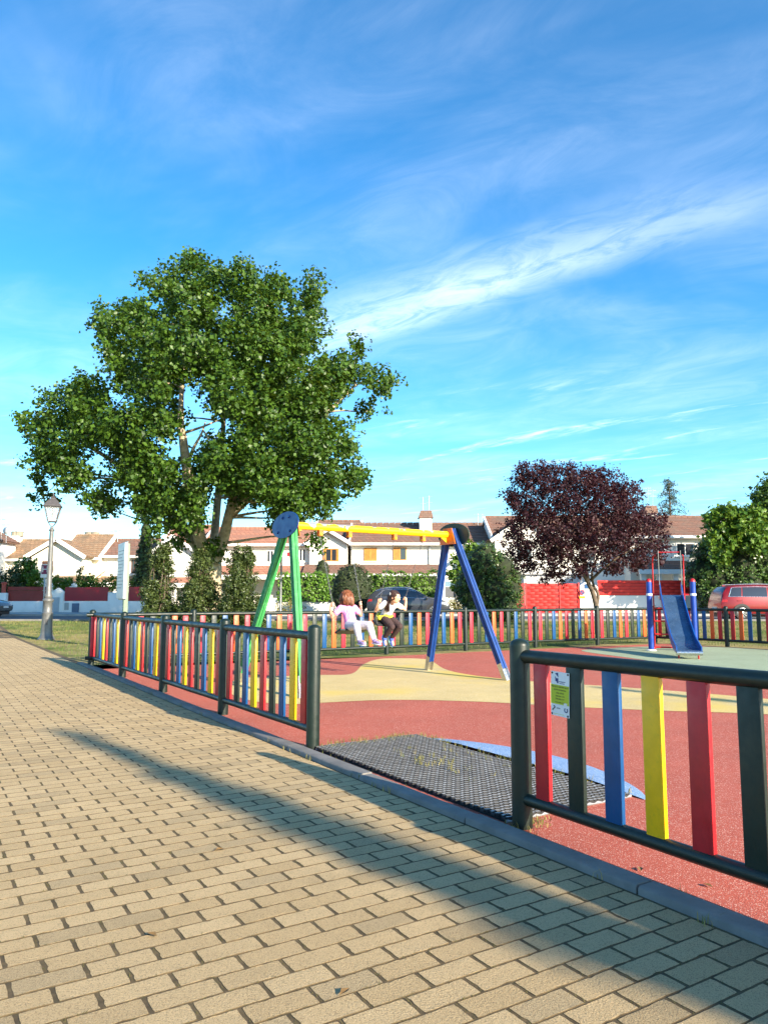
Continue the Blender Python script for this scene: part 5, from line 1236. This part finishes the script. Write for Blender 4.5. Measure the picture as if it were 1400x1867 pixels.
# ------------------------------------------------------------------ foliage
def leaf_object(name, P, N, size, m, parent, wide=.40, fold=.10, loc=None):
    n = len(P); N = N/np.linalg.norm(N, axis=1, keepdims=True)
    r = NR.normal(size=(n, 3)); a = r - N*np.sum(r*N, axis=1, keepdims=True); a /= np.linalg.norm(a, axis=1, keepdims=True); b = np.cross(N, a)
    s = (size*NR.uniform(.5, 1.35, n))[:, None]
    v = np.empty((n, 4, 3)); v[:, 0] = P-a*s*.5; v[:, 1] = P+b*s*wide+N*s*fold; v[:, 2] = P+a*s*.5; v[:, 3] = P-b*s*wide+N*s*fold
    if loc is not None: v -= np.array(loc)
    f = np.arange(n)[:, None]*4 + np.array([0, 1, 2, 0, 2, 3])[None]
    me = bpy.data.meshes.new(name); me.vertices.add(n*4); me.vertices.foreach_set('co', v.ravel()); me.loops.add(n*6); me.loops.foreach_set('vertex_index', f.ravel().astype(np.int32))
    me.polygons.add(n*2); me.polygons.foreach_set('loop_start', np.arange(0, n*6, 3, dtype=np.int32)); me.update(calc_edges=True); me.materials.append(m)
    return link(name, me, m, parent)
def unit(n):
    d = NR.normal(size=(n, 3)); return d/np.linalg.norm(d, axis=1, keepdims=True)
def crown_pts(blobs, dens, sub=.34, per=26, shell=.45, up=.3, out=.7, sat=.0):
    PP, NN = [], []
    for c, r in blobs:
        r = np.array(r); area = 4*math.pi*np.mean(r)**2; ns = max(5, int(area*dens/per))
        d = unit(ns); rad = shell+(1.02-shell)*NR.rand(ns)**.55; rad *= NR.uniform(.82, 1.12, ns)
        cen = np.array(c)+d*r*rad[:, None]
        k = NR.poisson(per, ns)+2; idx = np.repeat(np.arange(ns), k); m_ = len(idx); o_ = np.clip(NR.normal(size=(m_, 3)), -1.5, 1.5)*sub*NR.uniform(.5, 1.2, ns)[idx][:, None]
        nt_ = int(ns*sat)
        if nt_:
            d3 = unit(nt_); d3[:, 2] = d3[:, 2]*.8+.1; c3 = np.array(c)+d3*r*NR.uniform(1.0, 1.42, nt_)[:, None]; k3 = NR.poisson(per*.45, nt_)+2; i3 = np.repeat(np.arange(nt_), k3); m3 = len(i3)
            PP.append(c3[i3]+np.clip(NR.normal(size=(m3, 3)), -1.5, 1.5)*sub*.55+d3[i3]*NR.normal(size=(m3, 1))*sub*.6); NN.append(d3[i3]*.4+unit(m3)*.8+np.array([0, 0, up]))
        PP.append(cen[idx]+o_); NN.append(d[idx]*out+unit(m_)*.75+np.array([0, 0, up]))
    return np.concatenate(PP), np.concatenate(NN)
def bent(a, b, k, n=6, rr=R):
    a, b = Vector(a), Vector(b); ln = (b-a).length; off_ = [Vector((rr.gauss(0, 1), rr.gauss(0, 1), rr.gauss(0, .6)))*ln*k for _ in range(2)]
    return [a.lerp(b, i/n) + off_[0]*math.sin(math.pi*i/n) + off_[1]*math.sin(2*math.pi*i/n)*.5 for i in range(n+1)]
def taper(n, r0, r1): return [r0+(r1-r0)*(i/(n-1)) for i in range(n)]

# the big poplar
YT = 31.0
base = at(383, 1088, YT); base.z = .2
tree = thing('poplar_tree', 'big broad green tree with pale trunk rising above the houses', 'tree', base)
tb = np.array(base)
pb = [(360, 490, 38), (398, 520, 45), (440, 515, 45), (300, 515, 45), (340, 560, 60), (500, 530, 38), (470, 575, 55), (572, 528, 30), (560, 575, 42), (545, 620, 50),
      (205, 588, 40), (250, 580, 45), (215, 640, 34), (280, 620, 50), (340, 640, 70), (420, 640, 75), (495, 650, 70), (240, 690, 45), (655, 640, 26), (640, 680, 42), (695, 690, 32), (678, 745, 28), (600, 690, 55), (560, 720, 60),
      (160, 720, 40), (120, 740, 48), (62, 775, 34), (110, 800, 58), (175, 775, 55), (225, 790, 58), (80, 850, 38), (75, 900, 24), (140, 860, 48), (185, 905, 36), (195, 930, 18), (250, 850, 55), (290, 760, 50),
      (420, 720, 65), (490, 740, 70), (560, 800, 65), (480, 820, 75), (410, 850, 65), (330, 890, 60), (280, 910, 48), (270, 850, 45), (455, 890, 48), (520, 880, 70), (590, 860, 52), (640, 868, 34), (590, 920, 42), (540, 930, 40),
      (300, 950, 38), (350, 945, 36), (325, 985, 24), (520, 935, 34), (575, 985, 20), (620, 800, 40), (300, 700, 48), (368, 1005, 16), (395, 1000, 13)]
blobs = []; mids = []
for x, y, r in pb:
    d2_ = ((x-385)/360)**2+((y-740)/300)**2; T = 6.0*math.sqrt(max(.04, 1-min(d2_, .96)))
    for q_, dy in enumerate((-T*.85, -T*.25, T*.5)):
        if r < 30 and q_ != 1: continue
        if q_ == 2 and d2_ > .45: continue
        dy += R.uniform(-.5, .5); c = at(x+R.uniform(-6, 6), y+R.uniform(-6, 6), YT+dy); rm_ = r*(YT+dy)/1360.0
        if q_ == 0 and abs(x-375) < 48 and 750 < y < 850: continue      # opening where the stem shows
        blobs.append((tuple(c), (rm_*.76, rm_*.8, rm_*.74))); 
        if q_ != 0: mids.append(c)
P, N = crown_pts(blobs, 84, sub=.22, per=40, shell=.5, sat=.6)
leaf_object('crown', P, N, np.full(len(P), .155), M['lf_poplar'], tree, .44, .12, tb)
def limbs(t, specs, m, name='branch'):
    allp = []
    for k, (pts, r0, r1) in enumerate(specs):
        sp2 = spline([pts[0]]+list(pts)+[pts[-1]], 5)[5:-10]; sp2 = sp2 or pts
        part(MB().tube(sp2, taper(len(sp2), r0, r1), 10), 'trunk' if k == 0 else name, m, t, smooth=True); allp += list(zip(sp2, taper(len(sp2), r0, r1)))
    return allp
a_ = lambda x, y, dy: at(x, y, YT+dy)
bot = Vector((base.x, base.y, .1))
skel = limbs(tree, [([bot, a_(384, 1060, 0), a_(386, 1030, 0), a_(384, 1010, .0)], .50, .38),
    ([a_(390, 1030, -.1), a_(408, 980, -.5), a_(420, 930, -.8), a_(445, 830, -.6), a_(480, 740, -.2), a_(500, 640, 0), (a_(505, 560, 0))], .27, .05),
    ([a_(378, 1030, 0), a_(352, 930, -1.4), a_(342, 860, -2.6), a_(334, 800, -2.9), a_(330, 760, -2.8), a_(336, 660, -1.5), a_(358, 520, 0)], .28, .04),
    ([a_(376, 1020, .3), a_(310, 930, .6), a_(220, 850, .8), a_(120, 790, 0.5)], .26, .05),
    ([a_(418, 940, -.6), a_(500, 860, -1.6), a_(580, 770, -1.4), a_(660, 690, -.6)], .22, .04),
    ([a_(388, 1010, .6), a_(400, 880, 2), a_(410, 740, 2.4), a_(420, 600, 1.5)], .20, .05),
    ([a_(342, 850, -2.6), a_(352, 820, -3.0), a_(368, 790, -3.2), a_(376, 765, -3.3)], .09, .02),
    ([a_(334, 790, -2.9), a_(370, 778, -3.2), a_(405, 765, -3.0), a_(412, 780, -3.0)], .06, .012),
    ([a_(370, 785, -3.2), a_(380, 800, -3.3), a_(372, 830, -3.2)], .04, .01)], M['bark'])
tw = MB()
for c in mids:
    q_, r_ = min(skel, key=lambda s_: (s_[0]-c).length + (0 if s_[0].z < c.z else 1.5)); n_ = 6; pt_ = bent(q_, c, .06, n_)
    tw.tube(pt_, taper(n_+1, min(.07, r_*.6), .012), 5)
stuff(part(tw, 'twigs', M['bark'], tree, smooth=True))

# the purple-leaved plum
YP = 24.6
pbase = G(1089, 1158); YP = pbase.y; pbase.z = gz(0, YP)
plum = thing('plum_tree', 'purple-leaved plum tree behind the rear fence near the red gate', 'tree', pbase)
pl_b = [(960, 870, 34), (935, 905, 26), (990, 865, 30), (1030, 862, 26), (1060, 880, 42), (1100, 880, 38), (1140, 900, 36), (1010, 900, 48), (960, 930, 40), (935, 965, 28), (1060, 930, 55), (1110, 930, 48), (1150, 945, 40), (1190, 955, 30), (1215, 970, 18), (1000, 955, 48), (945, 1000, 34), (1000, 1000, 45), (1050, 990, 48), (1100, 985, 48), (1150, 990, 40), (1195, 1000, 28), (960, 1032, 26), (1010, 1040, 26), (1060, 1035, 28), (1120, 1025, 34), (1165, 1022, 26), (1200, 1025, 16), (1025, 1060, 14), (990, 1055, 12)]
blobs = []; mids = []
for x, y, r in pl_b:
    d2_ = ((x-1070)/165)**2+((y-955)/115)**2; T = 2.2*math.sqrt(max(.05, 1-min(d2_, .95)))
    for q_, dy in enumerate((-T*.8, 0, T*.7)):
        if r < 24 and q_ != 1: continue
        dy += R.uniform(-.2, .2); c = at(x, y, YP+dy); rm_ = .8*r*YP/1360.0; blobs.append((tuple(c), (rm_, rm_, rm_*.9)))
        if q_ == 1: mids.append(c)
P, N = crown_pts(blobs, 125, sub=.10, per=19, shell=.25, sat=.5)
leaf_object('crown', P, N, np.full(len(P), .088), M['lf_plum'], plum, .36, .10, np.array(pbase))
a_ = lambda x, y, dy: at(x, y, YP+dy)
skel = limbs(plum, [([pbase-Vector((0, 0, .1)), a_(1088, 1115, 0), a_(1080, 1080, 0), a_(1070, 1060, 0)], .105, .075),
    ([a_(1086, 1110, 0), a_(1090, 1085, .1), a_(1080, 1062, .1), a_(1082, 1030, .2), a_(1110, 980, .3), a_(1130, 920, .3)], .06, .02),
    ([a_(1072, 1062, 0), a_(1050, 1030, -.3), a_(1010, 990, -.4), a_(970, 930, -.3)], .07, .02),
    ([a_(1072, 1062, 0), a_(1060, 1000, 0), a_(1040, 940, .1), a_(1030, 880, 0)], .07, .02), ([a_(1076, 1058, 0), a_(1120, 1020, -.5), a_(1180, 985, -.5)], .055, .015)], M['bark_dark'])
tw = MB()
for c in mids:
    q_, r_ = min(skel, key=lambda s_: (s_[0]-c).length); tw.tube(bent(q_, c, .08, 5), taper(6, min(.03, r_*.6), .006), 4)
stuff(part(tw, 'twigs', M['bark_dark'], plum, smooth=True))

# shrubs and hedges
def core_mat(): return M['lf_topiary']
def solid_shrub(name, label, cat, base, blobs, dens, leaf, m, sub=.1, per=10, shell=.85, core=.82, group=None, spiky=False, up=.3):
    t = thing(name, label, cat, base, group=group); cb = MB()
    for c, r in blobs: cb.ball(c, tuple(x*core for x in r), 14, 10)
    part(cb, 'shade_core', M['dark_core'], t, smooth=True)  # solid filler behind the leaves, coloured dark in place of inner shade
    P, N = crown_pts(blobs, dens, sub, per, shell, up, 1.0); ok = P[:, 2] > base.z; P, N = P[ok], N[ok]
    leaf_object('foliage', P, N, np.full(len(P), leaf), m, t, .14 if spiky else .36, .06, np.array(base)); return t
M['dark_core'] = mat('painted_inner_shade', (.02, .028, .010), .95, .3, 8)  # shade inside the foliage, put into the colour of the solid cores
def gb(x, Y): p = at(x, 1088, Y); p.z = gz(0, Y); return p
# junipers in front of the trunk
def juniper(x0, x1, ytop, Y, label, seed):
    b = gb((x0+x1)/2, Y); rr = random.Random(seed); bl = []
    zt_ = wz(ytop, Y); W_ = (wx(x1, Y)-wx(x0, Y))/2
    for i in range(64):
        u = rr.random()**1.25; z = .12+u*(zt_-b.z-.15); rad = W_*(1-u)**.62*rr.uniform(.25, .95)+.08; a = rr.uniform(0, 6.28); r_ = rr.uniform(.18, .46)*(1-.45*u)
        bl.append(((b.x+math.cos(a)*rad*.9, b.y+math.sin(a)*rad*.8, b.z+z), (r_, r_, r_*1.5)))
    t = thing('juniper', label, 'shrub', b, group='junipers before the big tree')
    mb = MB()
    for c, r in bl: mb.tube(bent((b.x+rr.gauss(0, .06), b.y+rr.gauss(0, .06), b.z-.05), c, .05, 4, rr), taper(5, .035, .008), 4)
    part(mb, 'stem', M['bark_dark'], t, smooth=True)
    P, N = crown_pts(bl, 330, .07, 14, .25, .5); leaf_object('foliage', P, N, np.full(len(P), .09), M['lf_juniper'], t, .26, .06, np.array(b))
juniper(250, 336, 990, 27.5, 'loose juniper right of the notice board, leftmost of the conifer group', 1)
juniper(318, 412, 1006, 27.0, 'juniper directly in front of the big pale trunk', 2)
juniper(394, 490, 998, 26.5, 'dense rounded juniper left of the slanting green swing leg', 3)
cyb = gb(262, 48)
def cypress(base, top, wid, label, dens=150, leaf=.12):
    h_ = top-base.z; bl = []
    for i in range(30):
        u = (i+.5)/30; r_ = wid*(math.sin(math.pi*min(1, (.12+.88*u)))**.55)*(1-.45*u); r_ = max(r_, .08); bl.append(((base.x+R.uniform(-.04, .04)*wid, base.y+R.uniform(-.04, .04)*wid, base.z+.2+u*(h_-.3)), (r_, r_, h_/30*1.1)))
    t = solid_shrub('cypress_tree', label, 'tree', base, bl, dens, leaf, M['lf_cypress'], .06, 8, .82, .84, spiky=False, up=.8)
    part(MB().tube([base-Vector((0, 0, .1)), base+Vector((0, 0, h_*.5))], [wid*.25, wid*.06], 8), 'trunk', M['bark_dark'], t, smooth=True)
cypress(cyb, wz(932, 48), .72, 'tall narrow cypress beside the big tree, left of the junipers')
# clipped things across the street
def egg(x, y0, y1, w, Y, label):
    c = at(x, (y0+y1)/2, Y); rz_ = (wz(y0, Y)-wz(y1, Y))/2; rx_ = w/2*Y/1360; b = gb(x, Y); b.z = .24
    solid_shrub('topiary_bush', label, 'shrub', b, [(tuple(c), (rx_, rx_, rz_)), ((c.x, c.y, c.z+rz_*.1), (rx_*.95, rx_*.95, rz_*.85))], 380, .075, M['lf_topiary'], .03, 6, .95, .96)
egg(641, 1030, 1128, 72, 42.6, 'large dark clipped egg-shaped bush behind the left swing')
egg(588, 1021, 1062, 24, 48.5, 'small rounded clipped bush rising behind the hedge')
def box_hedge(label, x0, x1, y0, y1, Y, th_, m, leaf, dens, bumps=.08):
    X0, X1, Z1, Z0 = wx(x0, Y), wx(x1, Y), wz(y0, Y), wz(y1, Y); b = Vector(((X0+X1)/2, Y, .3))
    t = thing('hedge', label, 'hedge', b); part(MB().box((X0+.12, Y+.12, max(.3, Z0)), (X1-.12, Y+th_-.1, Z1-.14)), 'shade_core', M['dark_core'], t)  # solid core box, its dark colour stands for the shaded inside
    A1 = (X1-X0)*(Z1-Z0); A2 = (X1-X0)*th_; n1, n2 = int(A1*dens), int(A2*dens)
    f1 = np.column_stack([NR.uniform(X0, X1, n1), Y+NR.normal(0, .05, n1), NR.uniform(Z0, Z1, n1)]); f2 = np.column_stack([NR.uniform(X0, X1, n2), NR.uniform(Y, Y+th_, n2), Z1+NR.normal(0, .06, n2)])
    w_ = bumps*(np.sin(f1[:, 0]*3.1+f1[:, 2]*2)+np.sin(f1[:, 0]*7.3-f1[:, 2]*5)*.6); f1[:, 1] += w_; f2[:, 2] += bumps*(np.sin(f2[:, 0]*2.6)+.7*np.sin(f2[:, 0]*6.1+1))
    n3 = int(th_*(Z1-Z0)*dens); f3 = np.column_stack([np.where(NR.rand(n3) < .5, X0, X1)+NR.normal(0, .05, n3), NR.uniform(Y, Y+th_, n3), NR.uniform(Z0, Z1, n3)])
    P = np.concatenate([f1, f2, f3]); N = np.concatenate([np.tile([0, -1., .45], (n1, 1)), np.tile([0, -.3, 1.], (n2, 1)), np.tile([0, -.3, .6], (n3, 1))])+unit(n1+n2+n3)*.75
    leaf_object('foliage', P, N, np.full(len(P), leaf), m, t, .42, .08, np.array(b))
box_hedge('bright green clipped ivy hedge between the swing and the white house', 506, 608, 1047, 1097, 46.6, .7, M['lf_hedge'], .15, 170)
box_hedge('bright green hedge behind the dark grey SUV', 668, 800, 1046, 1100, 46.5, .7, M['lf_bright'], .14, 170, .13)
# big shrub right of the swing
YS = 33.0
bl = []
for x, y, r in ((880, 1030, 36), (910, 1040, 36), (865, 1060, 34), (900, 1075, 40), (925, 1075, 28), (870, 1095, 34), (915, 1105, 34), (850, 1085, 20), (885, 1010, 22), (935, 1050, 18), (890, 1130, 40), (925, 1130, 24)):
    for dy in (-.6, .5): c = at(x, y, YS+dy); rr_ = r*YS/1360; bl.append(((c.x, c.y, c.z), (rr_, rr_, rr_*.95)))
solid_shrub('laurel_shrub', 'large dark glossy shrub right of the blue swing legs', 'shrub', gb(893, YS), bl, 190, .085, M['lf_laurel'], .06, 9, .78, .78)
bl = []
for x, y, r in ((858, 998, 13), (870, 1008, 14), (850, 1012, 12), (835, 1022, 14), (825, 1045, 14), (838, 1052, 13), (850, 1030, 14), (880, 1015, 10), (828, 1068, 10)):
    c = at(x, y, 36.5); rr_ = r*36.5/1360; bl.append((tuple(c), (rr_, rr_, rr_)))
t = thing('leafy_bush', 'loose bright green bush behind the top of the dark shrub', 'shrub', gb(845, 36.5)); P, N = crown_pts(bl, 110, .10, 8, .2); leaf_object('foliage', P, N, np.full(len(P), .19), M['lf_bright'], t, .34, .12, np.array(t.location))
mb = MB()
for c, r in bl: mb.tube(bent(t.location, c, .05, 4), taper(5, .05, .012), 5)
part(mb, 'stem', M['bark_dark'], t, smooth=True)
# hedge mass and trees on the right
bl = []
for x, y, r in ((1290, 1010, 26), (1275, 1040, 26), (1300, 1050, 38), (1300, 1085, 30), (1340, 1030, 50), (1350, 1070, 50), (1400, 1030, 50), (1410, 1080, 50), (1460, 1040, 60), (1285, 1075, 22), (1322, 1000, 26), (1380, 1000, 40), (1265, 1060, 16), (1450, 1000, 50)):
    for dy in (-.5, .8): c = at(x, y, 43.0+dy); rr_ = r*43/1360; bl.append(((c.x, c.y, c.z), (rr_, rr_, rr_*.9)))
solid_shrub('conifer_hedge', 'tall dark evergreen hedge above the red car', 'hedge', gb(1350, 43), bl, 90, .15, M['lf_laurel'], .10, 10, .80, .80, up=.5)
def loose_tree(label, pts, Y, m, leaf, dens, trunk_x, sub=.16, nm='leafy_tree', depth=1.2, per=12):
    b = gb(trunk_x, Y+1.8); t = thing(nm, label, 'tree', b); bl = []
    for x, y, r in pts:
        for dy in (-depth*.6, depth*.5): c = at(x, y, Y+dy+R.uniform(-.3, .3)); rr_ = r*Y/1360; bl.append((tuple(c), (rr_, rr_, rr_*.85)))
    P, N = crown_pts(bl, dens, sub, per, .3, sat=.6); leaf_object('crown', P, N, np.full(len(P), leaf), m, t, .36, .12, np.array(b))
    mid_ = Vector((b.x, b.y, np.mean([c[2] for c, r in bl])))
    part(MB().tube([b-Vector((0, 0, .1)), b.lerp(mid_, .5)+Vector((.1, 0, 0)), mid_], [.18, .14, .09], 8), 'trunk', M['bark_dark'], t, smooth=True); tw = MB()
    for c, r in bl: tw.tube(bent(b.lerp(mid_, R.uniform(.6, 1)), c, .06, 5), taper(6, .06, .01), 5)
    stuff(part(tw, 'twigs', M['bark_dark'], t, smooth=True)); return t
loose_tree('large-leaved bright green tree above the dark hedge on the right', [(1320, 935, 16), (1300, 945, 14), (1345, 945, 20), (1370, 940, 16), (1310, 968, 20), (1345, 970, 26), (1375, 968, 22), (1330, 990, 20), (1365, 990, 22), (1310, 1010, 16), (1295, 985, 12), (1390, 985, 22), (1315, 1022, 9)], 41.0, M['lf_bright'], .24, 66, 1345, .18)
loose_tree('dense green tree cut off by the right frame edge', [(1400, 890, 14), (1390, 910, 16), (1410, 915, 26), (1395, 940, 22), (1430, 900, 40), (1440, 950, 45), (1405, 965, 24), (1480, 920, 50)], 43.5, M['lf_poplar'], .2, 60, 1440, .16)
# drooping cedar far behind the roofs
cb_ = gb(1228, 66); ct = thing('cedar_tree', 'drooping blue-green cedar rising behind the right-hand roofs', 'tree', cb_)
topz = wz(880, 66); mb = MB().tube([cb_, Vector((cb_.x, cb_.y, topz))], [.3, .03], 8); part(mb, 'trunk', M['bark_dark'], ct, smooth=True)
PP = []; NN = []; br_ = MB()
for i in range(44):
    u = i/43; z = cb_.z+2+u*(topz-cb_.z-2.0); ln_ = 4.4*(1-u)**.95+.25; a = i*2.4; d_ = Vector((math.cos(a), math.sin(a), 0)); pts = [Vector((cb_.x, cb_.y, z))+d_*ln_*q_/6+Vector((0, 0, .35*math.sin(q_/6*2.0)-1.5*(q_/6)**2*ln_*.35)) for q_ in range(7)]
    br_.tube(pts, taper(7, .05, .008), 4)
    for q_ in range(1, 7):
        m_ = 26; o_ = NR.normal(size=(m_, 3))*np.array([.20, .20, .13])+np.array([0, 0, -.12]); PP.append(np.array(pts[q_])+o_); NN.append(unit(m_)+np.array([0, 0, .3]))
part(br_, 'branches', M['bark_dark'], ct); P = np.concatenate(PP); leaf_object('crown', P, np.concatenate(NN), np.full(len(P), .24), M['lf_cedar'], ct, .10, .04, np.array(cb_))
# garden bushes above the left walls
def garden_bush(label, pts, Y, m, leaf, dens=110):
    b = gb(pts[0][0], Y); b.z = .3; t = thing('garden_bush', label, 'shrub', b); bl = []
    for x, y, r in pts: c = at(x, y, Y+R.uniform(-.3, .3)); rr_ = r*Y/1360; bl.append((tuple(c), (rr_, rr_*.8, rr_)))
    P, N = crown_pts(bl, dens, .11, 9, .25); ok = P[:, 2] > .3; leaf_object('foliage', P[ok], N[ok], np.full(ok.sum(), leaf), m, t, .36, .1, np.array(b)); mb = MB()
    for c, r in bl: mb.tube(bent(b, c, .05, 4), taper(5, .05, .012), 5)
    part(mb, 'stem', M['bark_dark'], t, smooth=True)
garden_bush('tall yellow-green garden bush left of the street lamp column', [(50, 1060, 24), (45, 1035, 18), (62, 1050, 18), (66, 1075, 16), (40, 1075, 22), (60, 1030, 10), (58, 1085, 20)], 48.5, M['lf_bright'], .17)
garden_bush('dark rounded garden bush at the left frame edge', [(10, 1060, 26), (25, 1050, 20), (18, 1080, 26), (-5, 1070, 30), (32, 1080, 18)], 48, M['lf_topiary'], .13)
garden_bush('low bright bush behind the lamp column and maroon fence', [(108, 1062, 13), (122, 1065, 12), (100, 1056, 9), (115, 1075, 14), (128, 1060, 7)], 48.5, M['lf_bright'], .15)
garden_bush('straggly garden shrub with one tall sprig above the maroon fence', [(150, 1066, 12), (162, 1058, 12), (170, 1068, 12), (144, 1045, 5), (149, 1038, 4), (143, 1055, 6), (158, 1072, 12)], 48.7, M['lf_bright'], .15)
garden_bush('low garden bush left of the notice board above the maroon fence', [(195, 1066, 10), (208, 1058, 10), (210, 1068, 10), (186, 1070, 8)], 48.6, M['lf_bright'], .15)
garden_bush('yellow-green garden bush between notice board and cypress', [(246, 1062, 12), (258, 1058, 10), (240, 1068, 9), (262, 1068, 12)], 48.3, M['lf_bright'], .15)
garden_bush('pale dry flowering bush beside the nose of the dark grey SUV', [(835, 1100, 12), (828, 1108, 12), (840, 1112, 12), (822, 1098, 8)], 42.6, M['weed'], .09, 160)
garden_bush('low white-flowered shrub at the foot of the ivy hedge', [(530, 1100, 10), (545, 1106, 12), (520, 1110, 12), (508, 1104, 10)], 44.5, M['weed'], .09, 120)

# slender cypresses standing out of the picture beside the path; their shade falls across it
cypress(Vector((10.7, -7.9, 0)), 8.0, .46, 'slender cypress out of frame by the path, casting the long shadow', 200, .1)
cypress(Vector((13.4, -0.5, 0)), 6.0, .30, 'slender cypress out of frame beyond the playground on the right', 200, .1)

# ------------------------------------------------------------------ grass, weeds, litter
def blades(name, pts, hgt, wid, m, lean=.4):
    n = len(pts); P = np.array(pts); a = NR.uniform(0, 6.283, n); h_ = hgt*NR.uniform(.5, 1.3, n); d = np.column_stack([np.cos(a), np.sin(a), np.zeros(n)]); s_ = np.column_stack([-np.sin(a), np.cos(a), np.zeros(n)])*wid
    tip = P+d*(h_*NR.uniform(0, lean*2, n))[:, None]+np.array([0, 0, 1.])*h_[:, None]; mid_ = P+d*(h_*.15)[:, None]+np.array([0, 0, .55])*h_[:, None]
    v = np.empty((n, 5, 3)); v[:, 0] = P-s_; v[:, 1] = P+s_; v[:, 2] = mid_+s_*.7; v[:, 3] = mid_-s_*.7; v[:, 4] = tip
    mb = MB(); mb.v = [tuple(q) for q in v.reshape(-1, 3)]; mb.f = [f for i in range(n) for f in ((i*5, i*5+1, i*5+2, i*5+3), (i*5+3, i*5+2, i*5+4))]; return stuff(mb.build(name, m))
gp_ = []
while len(gp_) < 42000:
    x, y = R.uniform(-20, 16), R.uniform(11, 33) if R.random() < .8 else R.uniform(24, 33)
    p = Vector((x, y, 0))-O; s_, n_ = p.dot(E2), p.dot(E1)
    if -6.3 < n_ < .0: continue
    fr2_ = (x+5.6)*.488-(y-14.12)*.873     # signed distance to the rear fence line
    if n_ >= 0 and s_ > -12.0 and fr2_ > -.35 and not (x > 8 and (x-7.69)*.78+(y-21.45)*.62 > .4): continue
    gp_.append((x, y, gz(x, y)-.012))
blades('grass', gp_, .06, .006, M['grassblade'])
wp = []
for k in range(260):           # tufts along the kerb and in the mat
    if k < 70: s_, n_ = R.uniform(-8, 3.4), R.choice((-.24, -.115))+R.gauss(0, .008)
    elif k < 120: s_, n_ = R.uniform(-2.5, -.1), NB+.02+R.gauss(0, .015)
    elif k < 160: s_, n_ = R.gauss(-1.5, .35), R.uniform(.35, .95)
    elif k < 190: s_, n_ = R.gauss(.06, .06), R.gauss(.02, .09)
    else: s_, n_ = R.uniform(-2.6, -2.4), R.uniform(0, 1.0)
    for q_ in range(R.randrange(3, 9)): wp.append(tuple(L(s_+R.gauss(0, .02), n_+R.gauss(0, .012), .0 if n_ < 0 else .02)))
blades('weeds', wp, .04, .0024, M['weed'], .7)
mp = []
for s, n, half, x, y, vis in placed:         # moss in the open joints of the nearest rows
    if vis and y < 6.0 and R.random() < .35:
        for q_ in range(R.randrange(4, 14)): mp.append(tuple(L(s+ROW/2+R.gauss(0, .0012), n+R.uniform(-.11, .11), -.006)))
    if vis and y < 6.5 and R.random() < .75:
        for q_ in range(R.randrange(3, 10)): mp.append(tuple(L(s+R.uniform(-.055, .055), n-COL/2+(COL/4 if half else 0)+R.gauss(0, .002), -.006)))
blades('moss', mp, .011, .0018, mat('moss_blades', (.10, .085, .025), .95, .3, 8), 1.0)
lv_m = mat('dry_leaf', srgb(120, 92, 52), .8, .3, 30)
def litter(pts, label, k0):
    for k, (x, y) in enumerate(pts):
        p = G(x, y); o = MB().add([(-.022, 0, .002), (0, .012, .008), (.024, .002, .003), (.0, -.011, .007), (.0, 0, .002)], [(0, 4, 1), (4, 2, 1), (0, 3, 4), (4, 3, 2)]).build('fallen_leaf', lv_m)
        o.location = p+Vector((0, 0, .004)); o.rotation_euler = (0, 0, R.uniform(0, 6)); o.scale = (R.uniform(.8, 1.3),)*3; tag(o, label[k], 'leaf', 'fallen leaves')
litter([(1167, 1587), (1290, 1617), (278, 1707), (400, 1551), (628, 1812)], ['dry leaf on the red rubber under the yellow slat of the near fence', 'pale dry leaf on the red rubber near the right frame edge', 'dry leaf on the brick path at lower left', 'dry leaf on the path by the edge of the long shadow', 'dry leaf on the path at bottom centre'], 0)
